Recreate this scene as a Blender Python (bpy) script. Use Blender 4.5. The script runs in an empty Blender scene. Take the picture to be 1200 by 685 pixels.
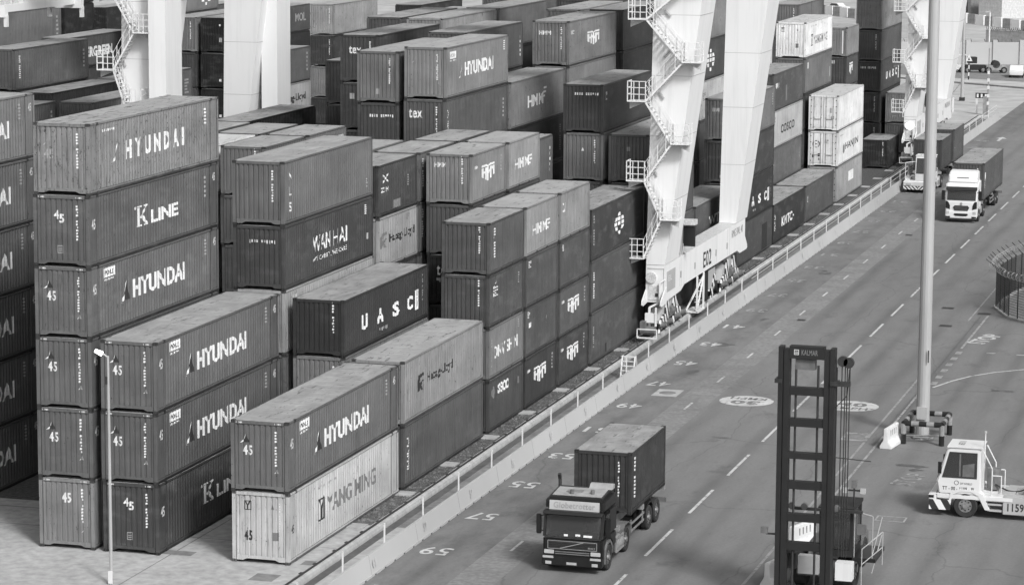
import bpy, bmesh, math, random
from mathutils import Vector, Matrix
R = math.radians
random.seed(7)
S = bpy.context.scene
COL = S.collection

# ------------------------------------------------------------------ camera
CP = (50.85992, -106.05588, 28.45932)
YAW, PITCH, ROLL, FPX = -0.28269, 0.15252, 0.00614, 3405.369
cam = bpy.data.objects.new('camera', bpy.data.cameras.new('camera'))
COL.objects.link(cam)
_f = Vector((math.sin(YAW)*math.cos(PITCH), math.cos(YAW)*math.cos(PITCH), -math.sin(PITCH)))
_r = Vector((math.cos(YAW), -math.sin(YAW), 0)); _u = _r.cross(_f)
_r2 = _r*math.cos(ROLL)+_u*math.sin(ROLL); _u2 = _u*math.cos(ROLL)-_r*math.sin(ROLL)
cam.matrix_world = Matrix(((_r2.x, _u2.x, -_f.x, CP[0]), (_r2.y, _u2.y, -_f.y, CP[1]), (_r2.z, _u2.z, -_f.z, CP[2]), (0, 0, 0, 1)))
cam.data.sensor_width = 36; cam.data.sensor_fit = 'HORIZONTAL'; cam.data.lens = FPX/1200*36
cam.data.clip_start = 1; cam.data.clip_end = 6000
S.camera = cam

# ------------------------------------------------------------------ light (overcast, monochrome photograph)
SUN_DIR = Vector((0.60, -0.60, 0.74)).normalized()          # towards the sun
elev = math.asin(SUN_DIR.z); azim = math.atan2(SUN_DIR.x, SUN_DIR.y)
W = bpy.data.worlds.new('World'); S.world = W; W.use_nodes = True
nt = W.node_tree; nt.nodes.clear()
sky = nt.nodes.new('ShaderNodeTexSky'); sky.sky_type = 'NISHITA'; sky.sun_disc = False
sky.sun_elevation = elev; sky.sun_rotation = azim; sky.dust_density = 4
bw = nt.nodes.new('ShaderNodeRGBToBW'); bg = nt.nodes.new('ShaderNodeBackground'); wo = nt.nodes.new('ShaderNodeOutputWorld')
nt.links.new(sky.outputs[0], bw.inputs[0]); nt.links.new(bw.outputs[0], bg.inputs[0]); nt.links.new(bg.outputs[0], wo.inputs[0])
bg.inputs[1].default_value = 0.095
sun = bpy.data.objects.new('sun', bpy.data.lights.new('sun', 'SUN')); COL.objects.link(sun)
sun.data.energy = 1.5; sun.data.angle = R(10)
sun.rotation_euler = SUN_DIR.to_track_quat('Z', 'Y').to_euler()
S.view_settings.view_transform = 'Standard'; S.view_settings.look = 'None'
S.view_settings.exposure = 0.9; S.view_settings.gamma = 1
S.cycles.max_bounces = 6; S.cycles.diffuse_bounces = 3

# ------------------------------------------------------------------ materials
MATS = {}
def nodes(name):
    m = bpy.data.materials.new(name); m.use_nodes = True; t = m.node_tree
    return m, t, t.nodes['Principled BSDF']
def N(t, typ, **kw):
    n = t.nodes.new(typ)
    for k, v in kw.items(): setattr(n, k, v)
    return n
def noise(t, vec, scale, detail=4, rough=.6):
    n = N(t, 'ShaderNodeTexNoise'); n.inputs['Scale'].default_value = scale; n.inputs['Detail'].default_value = detail
    n.inputs['Roughness'].default_value = rough
    if vec is not None: t.links.new(vec, n.inputs['Vector'])
    return n.outputs['Fac']
def ramp(t, fac, a, b, lo, hi):
    r = N(t, 'ShaderNodeMapRange'); r.inputs[1].default_value = a; r.inputs[2].default_value = b
    r.inputs[3].default_value = lo; r.inputs[4].default_value = hi; t.links.new(fac, r.inputs[0]); return r.outputs[0]
def math2(t, op, a, b=0):
    n = N(t, 'ShaderNodeMath', operation=op)
    for i, x in enumerate((a, b)):
        if isinstance(x, (int, float)): n.inputs[i].default_value = x
        else: t.links.new(x, n.inputs[i])
    return n.outputs[0]
def vmap(t, src, scale, loc=None):
    m = N(t, 'ShaderNodeMapping'); m.inputs['Scale'].default_value = scale; t.links.new(src, m.inputs[0])
    if loc is not None: t.links.new(loc, m.inputs['Location'])
    return m.outputs[0]
def mixv(t, fac, a, b):
    return math2(t, 'ADD', math2(t, 'MULTIPLY', a, math2(t, 'SUBTRACT', 1.0, fac)), math2(t, 'MULTIPLY', b, fac))
def mat(name, v, rough=.7, metal=0, var=.25, sc=3, world=False, bump=0, stretch=(1, 1, 1), fine=0):
    m, t, b = nodes(name)
    c = N(t, 'ShaderNodeNewGeometry').outputs['Position'] if world else N(t, 'ShaderNodeTexCoord').outputs['Object']
    c = vmap(t, c, stretch)
    f = ramp(t, noise(t, c, sc, 5), .3, .7, v*(1-var), v*(1+var))
    if fine: f = math2(t, 'MULTIPLY', f, ramp(t, noise(t, c, sc*fine, 3), .3, .7, .8 if name != 'asphalt' else .93, 1.2 if name != 'asphalt' else 1.07))
    t.links.new(f, b.inputs['Base Color']); b.inputs['Roughness'].default_value = rough; b.inputs['Metallic'].default_value = metal
    if bump:
        bp = N(t, 'ShaderNodeBump'); bp.inputs['Strength'].default_value = bump; bp.inputs['Distance'].default_value = .02
        t.links.new(noise(t, c, sc*12, 3), bp.inputs['Height']); t.links.new(bp.outputs[0], b.inputs['Normal'])
    MATS[name] = m; return m

def container_paint(name, roof=False, gain=1.0):
    """paint in the object's own colour (alpha = wear), with streaks, scratches, rust and (roof) dust"""
    m, t, b = nodes(name)
    oi = N(t, 'ShaderNodeObjectInfo'); tc = N(t, 'ShaderNodeTexCoord').outputs['Object']; wear = oi.outputs['Alpha']
    base = N(t, 'ShaderNodeRGBToBW'); t.links.new(oi.outputs['Color'], base.inputs[0]); base = math2(t, 'MULTIPLY', base.outputs[0], gain)
    off = N(t, 'ShaderNodeCombineXYZ')
    for i in range(3): t.links.new(math2(t, 'MULTIPLY', oi.outputs['Random'], 37.0+11*i), off.inputs[i])
    off = off.outputs[0]
    def worn(n, k): return math2(t, 'ADD', n, math2(t, 'MULTIPLY', wear, k))
    big = ramp(t, noise(t, vmap(t, tc, (.25, .25, .5), off), 1.0, 3), .3, .7, .8, 1.2)
    if roof:
        dust = ramp(t, noise(t, vmap(t, tc, (.8, .35, 1), off), 1.3, 5, .65), .3, .7, .42, .9)
        v = mixv(t, dust, base, .36)
        v = mixv(t, ramp(t, worn(noise(t, vmap(t, tc, (3, .5, 1), off), 1.5, 5, .75), .05), .60, .66, 0, .8), v, .035)
        v = mixv(t, ramp(t, noise(t, vmap(t, tc, (2, .3, 1), off), 1.1, 3, .7), .6, .74, 0, .4), v, .5)
        v = mixv(t, ramp(t, worn(noise(t, vmap(t, tc, (.5, 1.6, 1), off), 1.6, 5, .8), .05), .63, .67, 0, .6), v, .05)
        b.inputs['Roughness'].default_value = .75
    else:
        st = ramp(t, noise(t, vmap(t, tc, (3.5, 3.5, .22), off), 2.0, 4, .7), .35, .75, 1.15, .78)
        v = math2(t, 'MULTIPLY', math2(t, 'MULTIPLY', base, big), st)
        fade = ramp(t, noise(t, vmap(t, tc, (.5, .5, 1.4), off), 1.4, 4, .6), .52, .7, 0, .22)
        v = mixv(t, math2(t, 'MULTIPLY', fade, wear), v, .3)
        v = mixv(t, ramp(t, worn(noise(t, vmap(t, tc, (2.2, 2.2, .9), off), 2.6, 7, .78), .085), .655, .69, 0, .9), v, .028)
        v = mixv(t, ramp(t, worn(noise(t, vmap(t, tc, (6, 6, .35), off), 1.7, 4, .65), .07), .66, .73, 0, .6), v, .03)
        v = mixv(t, ramp(t, worn(noise(t, vmap(t, tc, (11, 11, 9), off), 1.0, 3, .6), .045), .70, .72, 0, .9), v, .02)
        b.inputs['Roughness'].default_value = .55
    bp = N(t, 'ShaderNodeBump'); bp.inputs['Strength'].default_value = .55; bp.inputs['Distance'].default_value = .05
    t.links.new(noise(t, vmap(t, tc, (1.1, .7, .8), off), 1.3, 3, .55), bp.inputs['Height']); t.links.new(bp.outputs[0], b.inputs['Normal'])
    t.links.new(v, b.inputs['Base Color']); MATS[name] = m; return m
container_paint('container_paint'); container_paint('container_roof', True); container_paint('container_grime_gap_shade', gain=.2)
mat('container_frame_dark', .03, .8); mat('steel_dark', .025, .6, var=.3)
def worn_paint(name, v, under, amount, world=False, sc=6):
    """flat paint chipped away in specks down to what lies under it"""
    m, t, b = nodes(name); c = N(t, 'ShaderNodeNewGeometry').outputs['Position'] if world else N(t, 'ShaderNodeTexCoord').outputs['Object']
    f = ramp(t, noise(t, c, sc, 6, .75), amount, amount+.09, v, under); f = math2(t, 'MULTIPLY', f, ramp(t, noise(t, c, 1.1, 3), .3, .7, .82, 1.12))
    t.links.new(f, b.inputs['Base Color']); b.inputs['Roughness'].default_value = .65; MATS[name] = m
worn_paint('lettering_white', .62, .10, .585); worn_paint('lettering_grey', .28, .10, .56); worn_paint('lettering_black', .02, .09, .62); worn_paint('lettering_dim', .15, .09, .58)
worn_paint('road_white', .5, .14, .54, True, 2.4); worn_paint('road_yellow', .27, .14, .52, True, 2); worn_paint('road_worn', .3, .14, .49, True, 2)
def crane_paint():
    m, t, b = nodes('crane_white'); c = N(t, 'ShaderNodeNewGeometry').outputs['Position']
    v = ramp(t, noise(t, vmap(t, c, (.3, .3, .15)), 1.0, 4), .3, .7, .66, .72)
    v = math2(t, 'MULTIPLY', v, ramp(t, noise(t, vmap(t, c, (2.5, 2.5, .12)), 1.0, 5, .7), .5, .72, 1.0, .9))
    v = mixv(t, ramp(t, noise(t, c, 2.2, 6, .75), .70, .74, 0, .25), v, .2)
    t.links.new(v, b.inputs['Base Color']); b.inputs['Roughness'].default_value = .45; MATS['crane_white'] = m
crane_paint(); mat('crane_white_dirty', .5, .5, var=.2, sc=2.5, fine=4)
mat('crane_grey', .36, .5, var=.12, sc=1); mat('motor_grey', .13, .5, var=.3, sc=3)
def asphalt():
    m, t, b = nodes('asphalt'); P = N(t, 'ShaderNodeNewGeometry').outputs['Position']; sx = N(t, 'ShaderNodeSeparateXYZ'); t.links.new(P, sx.inputs[0])
    v = ramp(t, noise(t, vmap(t, P, (.05, .018, 1)), 1.0, 5, .6), .3, .7, .138, .184)
    track = math2(t, 'POWER', math2(t, 'ABSOLUTE', math2(t, 'SINE', math2(t, 'MULTIPLY', math2(t, 'SUBTRACT', sx.outputs[0], 20.95), 3.1416/1.9), 0)), 4)
    track = math2(t, 'MULTIPLY', track, ramp(t, noise(t, vmap(t, P, (.35, .03, 1)), 1.0, 4, .65), .35, .65, 0, .30))
    v = math2(t, 'MULTIPLY', v, math2(t, 'SUBTRACT', 1.0, track))
    v = math2(t, 'MULTIPLY', v, ramp(t, noise(t, vmap(t, P, (.9, .22, 1)), 1.0, 5, .7), .3, .7, .9, 1.1))
    v = mixv(t, ramp(t, noise(t, vmap(t, P, (.5, .28, 1)), 1.0, 6, .72), .58, .69, 0, .5), v, .07)
    bay = math2(t, 'LESS_THAN', sx.outputs[0], 17.72)
    v = mixv(t, math2(t, 'MULTIPLY', bay, ramp(t, noise(t, vmap(t, P, (.45, .2, 1)), 1.3, 6, .75), .46, .64, 0, .5)), v, .075)
    v = mixv(t, ramp(t, noise(t, vmap(t, P, (2.5, .8, 1)), 1.0, 4, .7), .64, .70, 0, .3), v, .08)
    ed = N(t, 'ShaderNodeTexVoronoi', feature='DISTANCE_TO_EDGE'); ed.inputs['Scale'].default_value = 1.0; ed.inputs['Randomness'].default_value = .6
    wob = N(t, 'ShaderNodeVectorMath', operation='ADD'); t.links.new(vmap(t, P, (.13, .06, 1)), wob.inputs[0]); nz = N(t, 'ShaderNodeTexNoise'); nz.inputs['Scale'].default_value = .5; nz.inputs['Detail'].default_value = 4; t.links.new(P, nz.inputs['Vector'])
    sc_ = N(t, 'ShaderNodeVectorMath', operation='SCALE'); sc_.inputs['Scale'].default_value = .12; t.links.new(nz.outputs['Color'], sc_.inputs[0]); t.links.new(sc_.outputs[0], wob.inputs[1]); t.links.new(wob.outputs[0], ed.inputs['Vector'])
    v = mixv(t, ramp(t, ed.outputs['Distance'], 0, .006, .4, 0), v, .05)
    v = math2(t, 'MULTIPLY', v, ramp(t, noise(t, P, 7, 2), .3, .7, .93, 1.07))
    t.links.new(v, b.inputs['Base Color']); b.inputs['Roughness'].default_value = .9; MATS['asphalt'] = m
asphalt()
mat('asphalt_pale', .185, .9, var=.16, sc=.5, world=True, bump=.15, fine=8)
mat('ground_far', .36, .9, var=.15, sc=.03, world=True, fine=12)
mat('concrete', .34, .85, var=.13, sc=.25, world=True, bump=.2, fine=9)
mat('concrete_dark', .17, .9, var=.25, sc=.5, world=True, bump=.3, fine=6)
mat('concrete_wall', .38, .85, var=.08, sc=.12, world=True, bump=.05)
mat('gravel_bed', .07, .95, var=.5, sc=5, world=True, bump=1, fine=3); mat('gravel_stone', .10, .95, var=.8, sc=2.2, world=True)
mat('oil_stain', .085, .6, var=.3, sc=2, world=True)
mat('white_paint', .62, .4, var=.05, sc=.8); mat('white_plastic', .62, .5, var=.1, sc=2)
mat('black_paint', .009, .42, var=.3, sc=2); mat('dark_paint', .010, .65, var=.3, sc=2); mat('rubber', .022, .85, var=.4, sc=5)
mat('rim_metal', .3, .4, .6, var=.4, sc=6); mat('metal_grey', .28, .45, .3, var=.25, sc=2); mat('pole_metal', .38, .45, .2, var=.1, sc=1.2, stretch=(1, 1, .2))
mat('plastic_grey', .12, .6); mat('lamp_glass', .4, .2, var=.1); mat('sign_pale', .38, .5, var=.06); mat('mid_grey', .2, .6); mat('skin', .35, .6)
mat('roof_sheet', .3, .5, var=.2, sc=3)
def glass():
    m, t, b = nodes('window_glass'); b.inputs['Base Color'].default_value = (.05, .05, .05, 1); b.inputs['Roughness'].default_value = .08
    b.inputs['Specular IOR Level'].default_value = .8
    out = t.nodes['Material Output']; mx = N(t, 'ShaderNodeMixShader'); tr = N(t, 'ShaderNodeBsdfTransparent')
    tr.inputs[0].default_value = (.75, .75, .75, 1); mx.inputs[0].default_value = .5
    t.links.new(b.outputs[0], mx.inputs[1]); t.links.new(tr.outputs[0], mx.inputs[2]); t.links.new(mx.outputs[0], out.inputs[0]); MATS['window_glass'] = m
glass()
def zebra(name, freq, a=.75, b_=.03, dirv=(0, 1, .6)):
    m, t, b = nodes(name); c = N(t, 'ShaderNodeTexCoord').outputs['Object']
    d = N(t, 'ShaderNodeVectorMath', operation='DOT_PRODUCT'); t.links.new(c, d.inputs[0]); d.inputs[1].default_value = dirv
    fr = math2(t, 'FRACT', math2(t, 'MULTIPLY', d.outputs['Value'], freq), 0)
    t.links.new(ramp(t, math2(t, 'GREATER_THAN', fr, .5), 0, 1, b_, a), b.inputs['Base Color']); b.inputs['Roughness'].default_value = .5; MATS[name] = m
zebra('zebra_side', 1.6, .7, .025); zebra('zebra_front', 3.2, .65, .03, (1, 0, 1)); zebra('zebra_left', 3.4, .65, .03, (1, 0, -1))
m, t, b = nodes('lamp_lit'); b.inputs['Emission Color'].default_value = (1, 1, 1, 1); b.inputs['Emission Strength'].default_value = 1.6; MATS['lamp_lit'] = m

# ------------------------------------------------------------------ mesh helpers
class MB:
    def __init__(s): s.v = []; s.f = []; s.mi = []; s.mats = []; s.cur = 0
    def mat(s, name):
        if name not in s.mats: s.mats.append(name)
        s.cur = s.mats.index(name); return s
    def face(s, idx): s.f.append(idx); s.mi.append(s.cur)
    def quad(s, a, b, c, d):
        n = len(s.v); s.v += [a, b, c, d]; s.face((n, n+1, n+2, n+3)); return s
    def box(s, x0, x1, y0, y1, z0, z1):
        n = len(s.v); s.v += [(x, y, z) for z in (z0, z1) for y in (y0, y1) for x in (x0, x1)]
        for q in ((0, 2, 3, 1), (4, 5, 7, 6), (0, 1, 5, 4), (2, 6, 7, 3), (0, 4, 6, 2), (1, 3, 7, 5)): s.face(tuple(n+i for i in q))
        return s
    def prism(s, pts, ax, a, b, pts2=None):
        """polygon extruded along axis ax from a to b (pts2: the polygon at b)"""
        pts2 = pts2 or pts; n = len(s.v); k = len(pts)
        def P(p, w):
            q = list(p); q.insert(ax, w); return tuple(q)
        s.v += [P(p, a) for p in pts]+[P(p, b) for p in pts2]
        s.face(tuple(range(n, n+k))[::-1]); s.face(tuple(range(n+k, n+2*k)))
        for i in range(k): s.face((n+i, n+(i+1) % k, n+k+(i+1) % k, n+k+i))
        return s
    def tube(s, p, q, r, r2=None, k=8, cap=True):
        p, q = Vector(p), Vector(q); d = (q-p).normalized(); r2 = r if r2 is None else r2
        a = d.orthogonal().normalized(); c = d.cross(a); n = len(s.v)
        for w, rr in ((p, r), (q, r2)):
            for i in range(k):
                t = 2*math.pi*i/k; s.v.append(tuple(w+a*math.cos(t)*rr+c*math.sin(t)*rr))
        for i in range(k): s.face((n+i, n+(i+1) % k, n+k+(i+1) % k, n+k+i))
        if cap: s.face(tuple(range(n, n+k))[::-1]); s.face(tuple(range(n+k, n+2*k)))
        return s
    def bar(s, p, q, w, h=None):
        """square bar between two points"""
        p, q = Vector(p), Vector(q); d = (q-p).normalized(); h = h or w
        up = Vector((0, 0, 1)) if abs(d.z) < .95 else Vector((0, 1, 0)); a = d.cross(up).normalized()*w/2; c = a.cross(d).normalized()*h/2
        n = len(s.v); s.v += [tuple(e+x*a+y*c) for e in (p, q) for x, y in ((-1, -1), (1, -1), (1, 1), (-1, 1))]
        for i in range(4): s.face((n+i, n+(i+1) % 4, n+4+(i+1) % 4, n+4+i))
        s.face((n+3, n+2, n+1, n)); s.face((n+4, n+5, n+6, n+7)); return s
    def mesh(s, name):
        me = bpy.data.meshes.new(name); me.from_pydata(s.v, [], s.f)
        for x in (s.mats or ['mid_grey']): me.materials.append(MATS[x])
        me.polygons.foreach_set('material_index', s.mi)
        bm = bmesh.new(); bm.from_mesh(me); bmesh.ops.recalc_face_normals(bm, faces=bm.faces); bm.to_mesh(me); bm.free(); me.update(); return me
    def build(s, name, parent=None, loc=None, bevel=0): return put(name, s.mesh(name), parent, loc, bevel)
def put(name, me, parent=None, loc=None, bevel=0):
    o = bpy.data.objects.new(name, me); COL.objects.link(o)
    if parent: o.parent = parent
    if loc: o.location = loc
    if bevel:
        bm = bmesh.new(); bm.from_mesh(me); bmesh.ops.remove_doubles(bm, verts=bm.verts, dist=.0005)
        bmesh.ops.bevel(bm, geom=[e for e in bm.edges if len(e.link_faces) == 2 and e.calc_face_angle(0) > .5], offset=bevel, segments=2, affect='EDGES', clamp_overlap=True)
        bm.to_mesh(me); bm.free()
    return o
def thing(name, label, cat, loc=(0, 0, 0), group=None, rz=0):
    o = bpy.data.objects.new(name, None); COL.objects.link(o); o.location = loc; o.rotation_euler = (0, 0, rz); o.empty_display_size = .3
    return tag(o, label, cat, group)
def tag(o, label, cat, group=None):
    o['label'] = label; o['category'] = cat
    if group: o['group'] = group
    return o
def struct(o): o['kind'] = 'structure'; return o
def stuff(o): o['kind'] = 'stuff'; return o
def clone(o, parent=None, loc=None):
    c = o.copy(); COL.objects.link(c)
    if parent: c.parent = parent
    if loc is not None: c.location = loc
    for ch in list(o.children): clone(ch, c)
    return c

# ------------------------------------------------------------------ flat lettering shapes, unit box 0..1
FONT = {}
def glyphs(text, bold=.02):
    key = (text, bold)
    if key not in FONT:
        cu = bpy.data.curves.new('lettering', 'FONT'); cu.body = text; cu.offset = bold; cu.resolution_u = 3; cu.fill_mode = 'FRONT'; cu.space_character = 1.06
        o = bpy.data.objects.new('lettering_source', cu); COL.objects.link(o); bpy.context.view_layer.update()
        me = bpy.data.meshes.new_from_object(o.evaluated_get(bpy.context.evaluated_depsgraph_get()))
        vs = [tuple(v.co[:2]) for v in me.vertices]; fs = [tuple(p.vertices) for p in me.polygons]
        bpy.data.objects.remove(o); bpy.data.curves.remove(cu); bpy.data.meshes.remove(me)
        x0, x1 = min(v[0] for v in vs), max(v[0] for v in vs); y0, y1 = min(v[1] for v in vs), max(v[1] for v in vs)
        FONT[key] = ([((x-x0)/(x1-x0), (y-y0)/(y1-y0)) for x, y in vs], fs)
    return FONT[key]
def polys(*ps):
    vs, fs = [], []
    for p in ps:
        fs.append(tuple(range(len(vs), len(vs)+len(p)))); vs += p
    return vs, fs
def rects(*rs): return polys(*[[(a, c), (b_, c), (b_, d), (a, d)] for a, b_, c, d in rs])
def shape(kind):
    if kind == '#HMM':      # bars H M M under a notched top bar, lower ends falling to a point
        lo = lambda x: .34-.34*(1-abs(x-.5)*2)
        out = [[(0, .88), (.42, .88), (.5, .8), (.58, .88), (1, .88), (1, 1), (.62, 1), (.5, .9), (.38, 1), (0, 1)]]
        for a, b_ in ((0, .13), (.24, .36), (.43, .56), (.63, .75), (.87, 1)): out.append([(a, lo(a)), (b_, lo(b_)), (b_, .82), (a, .82)])
        out += [[(.13, .5), (.24, .5), (.24, .62), (.13, .62)], [(.36, .6), (.43, .4), (.43, .56), (.36, .8)], [(.56, .4), (.63, .62), (.63, .82), (.56, .58)], [(.75, .62), (.87, .62), (.87, .8), (.75, .8)]]
        return polys(*out)
    if kind == '#TRIL': return polys([(0, 0), (.32, .1), (.62, 1), (.55, .55)])
    if kind == '#TRID': return polys([(.38, .1), (1, .08), (.66, 1)])
    if kind == '#STAR': return polys([(.0, .1), (.12, 0), (.5, .42), (.88, .02), (1, .1), (.6, .52), (1, .9), (.88, 1), (.5, .62), (.12, .98), (0, .92), (.4, .52)])
    if kind == '#YM': return polys([(0, 0), (1, 0), (1, .08), (0, .08)], [(0, .92), (1, .92), (1, 1), (0, 1)], [(0, .08), (.1, .08), (.1, .92), (0, .92)], [(.9, .08), (1, .08), (1, .92), (.9, .92)],
                                   [(.42, .08), (.6, .08), (.6, .45), (.42, .45)], [(.42, .45), (.6, .45), (.85, .92), (.66, .92), (.5, .6), (.32, .92), (.13, .92)])
    if kind == '#HL': return polys([(0, 0), (.3, 0), (.45, .4), (.3, .55), (.62, .78), (1, .82), (.95, 1), (.25, .95), (0, .7)], [(.5, .45), (.75, .6), (1, .55), (.6, .3), (.95, .0), (.62, 0), (.45, .25)])
    if kind == '#K': return rects((.05, .95, 0, .07), (.05, .95, .93, 1)) if False else polys([(.12, .05), (.34, .05), (.34, .95), (.12, .95)], [(0, 0), (.46, 0), (.46, .07), (0, .07)], [(-.1, .86), (.46, .93), (.46, 1), (-.1, 1)],
                                   [(.34, .42), (.78, .93), (.92, .93), (.44, .36)], [(.4, .5), (.76, .06), (1, .06), (.54, .6)], [(.66, 0), (1.04, 0), (1.04, .07), (.66, .07)], [(.66, .93), (1.02, .93), (1.02, 1), (.66, 1)])
    if kind == '#DISC' or kind == '#RING' or kind == '#GLOBE':
        P = lambda r, a: (.5+r*math.cos(a), .5+r*math.sin(a)); A = [2*math.pi*i/20 for i in range(21)]
        if kind == '#DISC': return polys([P(.5, a) for a in A[:-1]])
        if kind == '#RING': return polys(*[[P(.5, A[i]), P(.5, A[i+1]), P(.4, A[i+1]), P(.4, A[i])] for i in range(20)])
        out = []
        for j in range(5):
            v0, v1 = .04+j*.19, .04+j*.19+.14
            w = lambda v: math.sqrt(max(.01, .25-(v-.5)**2))
            for a, b_ in ((-1, -.45), (-.32, .3), (.42, 1)):
                if (j+int(a*3)) % 4 == 1: continue
                out.append([(.5+a*w(v0), v0), (.5+b_*w(v0), v0), (.5+b_*w(v1), v1), (.5+a*w(v1), v1)])
        return polys(*out)
    if kind == '#FRAME': return rects((0, 1, 0, .12), (0, 1, .88, 1), (0, .12, .12, .88), (.88, 1, .12, .88), (.2, .8, .3, .4), (.2, .8, .55, .65))
    if kind[:2] == '#v':    # column of small code characters too small to read
        rnd = random.Random(int(kind[2:])); out = []; y = 1.0; n = rnd.randint(11, 14)
        for i in range(n):
            y1 = 1-i/n; y0 = y1-.62/n
            if i == 4: continue
            c = rnd.random()
            out.append((0, 1, y0, y1) if c < .5 else (0, .6, y0, y1) if c < .75 else (.3, 1, y0, y1))
        return rects(*out)
    if kind[:2] == '#h':
        rnd = random.Random(int(kind[2:])); out = []; n = 11
        for i in range(n):
            if i == 4: continue
            out.append((i/n, (i+.55)/n, 0 if rnd.random() < .7 else .3, 1))
        return rects(*out)
    if kind[:2] == '#m':    # block of small marks (weights, sizes)
        rnd = random.Random(int(kind[2:])); out = []
        for i in range(5):
            w = .5+.5*rnd.random(); out.append((0, w, 1-i*.2-.11, 1-i*.2))
        return rects(*out)
    if kind == '#TICK': return rects(*[(i*.25+.02, i*.25+.2, 0, 1) for i in range(4)])
    return rects((0, 1, 0, 1))
def flat(spec, w, h, bold=.02):
    vs, fs = shape(spec) if spec[:1] == '#' else glyphs(spec, bold)
    return [(x*w, y*h) for x, y in vs], fs

# ------------------------------------------------------------------ containers
CW = 2.438
LEN = {'20': 6.058, '40': 12.192, '45': 13.716}
HC, GP = 2.896, 2.591
def profile(a, b, pitch, depth, flat_out=.26):
    """breakpoints (u, inset) of a trapezoid corrugation between a and b"""
    n = max(1, round((b-a)/pitch)); p = (b-a)/n; out = [(a, 0)]
    for i in range(n):
        s = a+i*p; o = p*flat_out; sl = min(p*.245, (p-o)*.26)
        out += [(s+o/2, 0), (s+o/2+sl, depth), (s+p-o/2-sl, depth), (s+p-o/2, 0)]
    out.append((b, 0)); return out
PROF = {}
def side_profile(t):
    if ('s', t) not in PROF:
        L = LEN[t]
        if t == '45': pr = [(.17, .01)]+profile(.86, L-.86, .278, .036)+[(L-.17, .01)]
        else: pr = profile(.17, L-.17, .278, .036)
        PROF[('s', t)] = pr
    return PROF[('s', t)]
def end_profile():
    if 'e' not in PROF: PROF['e'] = profile(-CW/2+.17, CW/2-.17, .235, .045, .6)
    return PROF['e']
SIN, FIN = .016, .02          # how far the panels sit behind the frame
CM = {}
def cmesh(t, H):
    """shared meshes of one container type"""
    if (t, H) in CM: return CM[(t, H)]
    L = LEN[t]; D = {}; h = CW/2
    fr = MB().mat('container_paint')
    for y0, y1 in ((0, .16), (L-.16, L)):
        for x0, x1 in ((-h, -h+.15), (h-.15, h)): fr.box(x0, x1, y0+.004, y1-.004, .118, H-.118)
        fr.box(-h+.15, h-.15, y0+.02 if y0 == 0 else y0+.06, y1-.06 if y0 == 0 else y1-.02, H-.14, H-.02)
    for y0, y1, sgn in ((.012, .10, 1), (L-.10, L-.012, -1)):      # bottom end rails, arched between the castings
        fr.prism([(-h+.18, .09), (-h+.45, .09), (-h+.62, .165), (h-.62, .165), (h-.45, .09), (h-.18, .09), (h-.18, .28), (-h+.18, .28)], 1, y0, y1)
    for x0, x1 in ((-h+.004, -h+.07), (h-.07, h-.004)):
        fr.mat('container_paint').box(x0, x1, .16, L-.16, H-.085, H-.012); fr.mat('container_grime_gap_shade').box(x0, x1, .16, L-.16, .03, .12); fr.mat('container_paint').box(x0+.004, x1-.004, .16, L-.16, .12, .186)
    if t == '45':
        for yy in (.78, L-.86):
            for x0, x1 in ((-h-.002, -h+.08), (h-.08, h+.002)): fr.mat('container_paint').box(x0, x1, yy, yy+.09, .19, H-.09); fr.mat('container_grime_gap_shade').box(x0+.02, x1-.02, yy-.07, yy-.002, .19, H-.09).box(x0+.02, x1-.02, yy+.092, yy+.12, .19, H-.09).box(x0-.004, x1+.004, yy-.04, yy+.13, .012, .14).box(x0-.004, x1+.004, yy-.04, yy+.13, H-.12, H-.005)
    fr.mat('container_grime_gap_shade')  # dark strips painted for shadow gaps and sealant lines beside posts and rails
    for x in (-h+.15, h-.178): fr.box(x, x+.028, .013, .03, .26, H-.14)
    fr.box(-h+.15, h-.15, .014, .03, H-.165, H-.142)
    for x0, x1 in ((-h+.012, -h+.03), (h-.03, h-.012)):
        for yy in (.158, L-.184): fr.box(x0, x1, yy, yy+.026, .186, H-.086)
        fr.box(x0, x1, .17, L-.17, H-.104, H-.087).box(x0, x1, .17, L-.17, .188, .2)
    fr.mat('container_frame_dark'); fr.box(-h+.08, h-.08, .11, L-.11, .16, .19)
    if t == '20':       # fork pockets in the bottom rail
        for yy in (L*.5-1.1, L*.5+.82):
            for x in (-h+.003, h-.003): fr.box(x-.002, x+.002, yy, yy+.28, .045, .15)
    D['frame'] = fr.mesh('frame')
    sp = side_profile(t); m = MB().mat('container_paint')
    z0, z1 = .186, H-.086
    for i, (u, d) in enumerate(sp): m.v += [(h-SIN-d, u, z0), (h-SIN-d, u, z1)]
    for i in range(len(sp)-1): m.face((2*i, 2*i+2, 2*i+3, 2*i+1))
    D['side'] = m.mesh('side_panel')
    ep = end_profile(); m = MB().mat('container_paint'); z0, z1 = .28, H-.14
    for i, (u, d) in enumerate(ep): m.v += [(u, FIN+d, z0), (u, FIN+d, z1)]
    for i in range(len(ep)-1): m.face((2*i, 2*i+1, 2*i+3, 2*i+2))
    D['end'] = m.mesh('end_panel')
    m = MB().mat('container_roof'); n = int(L/.9); ys = [.10+(L-.2)*i/n for i in range(n+1)]
    m.v = []; prev = None
    for i in range(n):      # gently pressed roof sheets
        a, b_ = ys[i], ys[i+1]; zt = H-.022; g = .03
        for y, z in ((a, zt), (a+g, zt+.012), (b_-g, zt+.012), (b_, zt)):
            k = len(m.v); m.v += [(-h+.03, y, z), (h-.03, y, z)]
            if prev is not None: m.face((prev, prev+1, k+1, k))
            prev = k
    D['roof'] = m.mesh('roof_panel')
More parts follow.
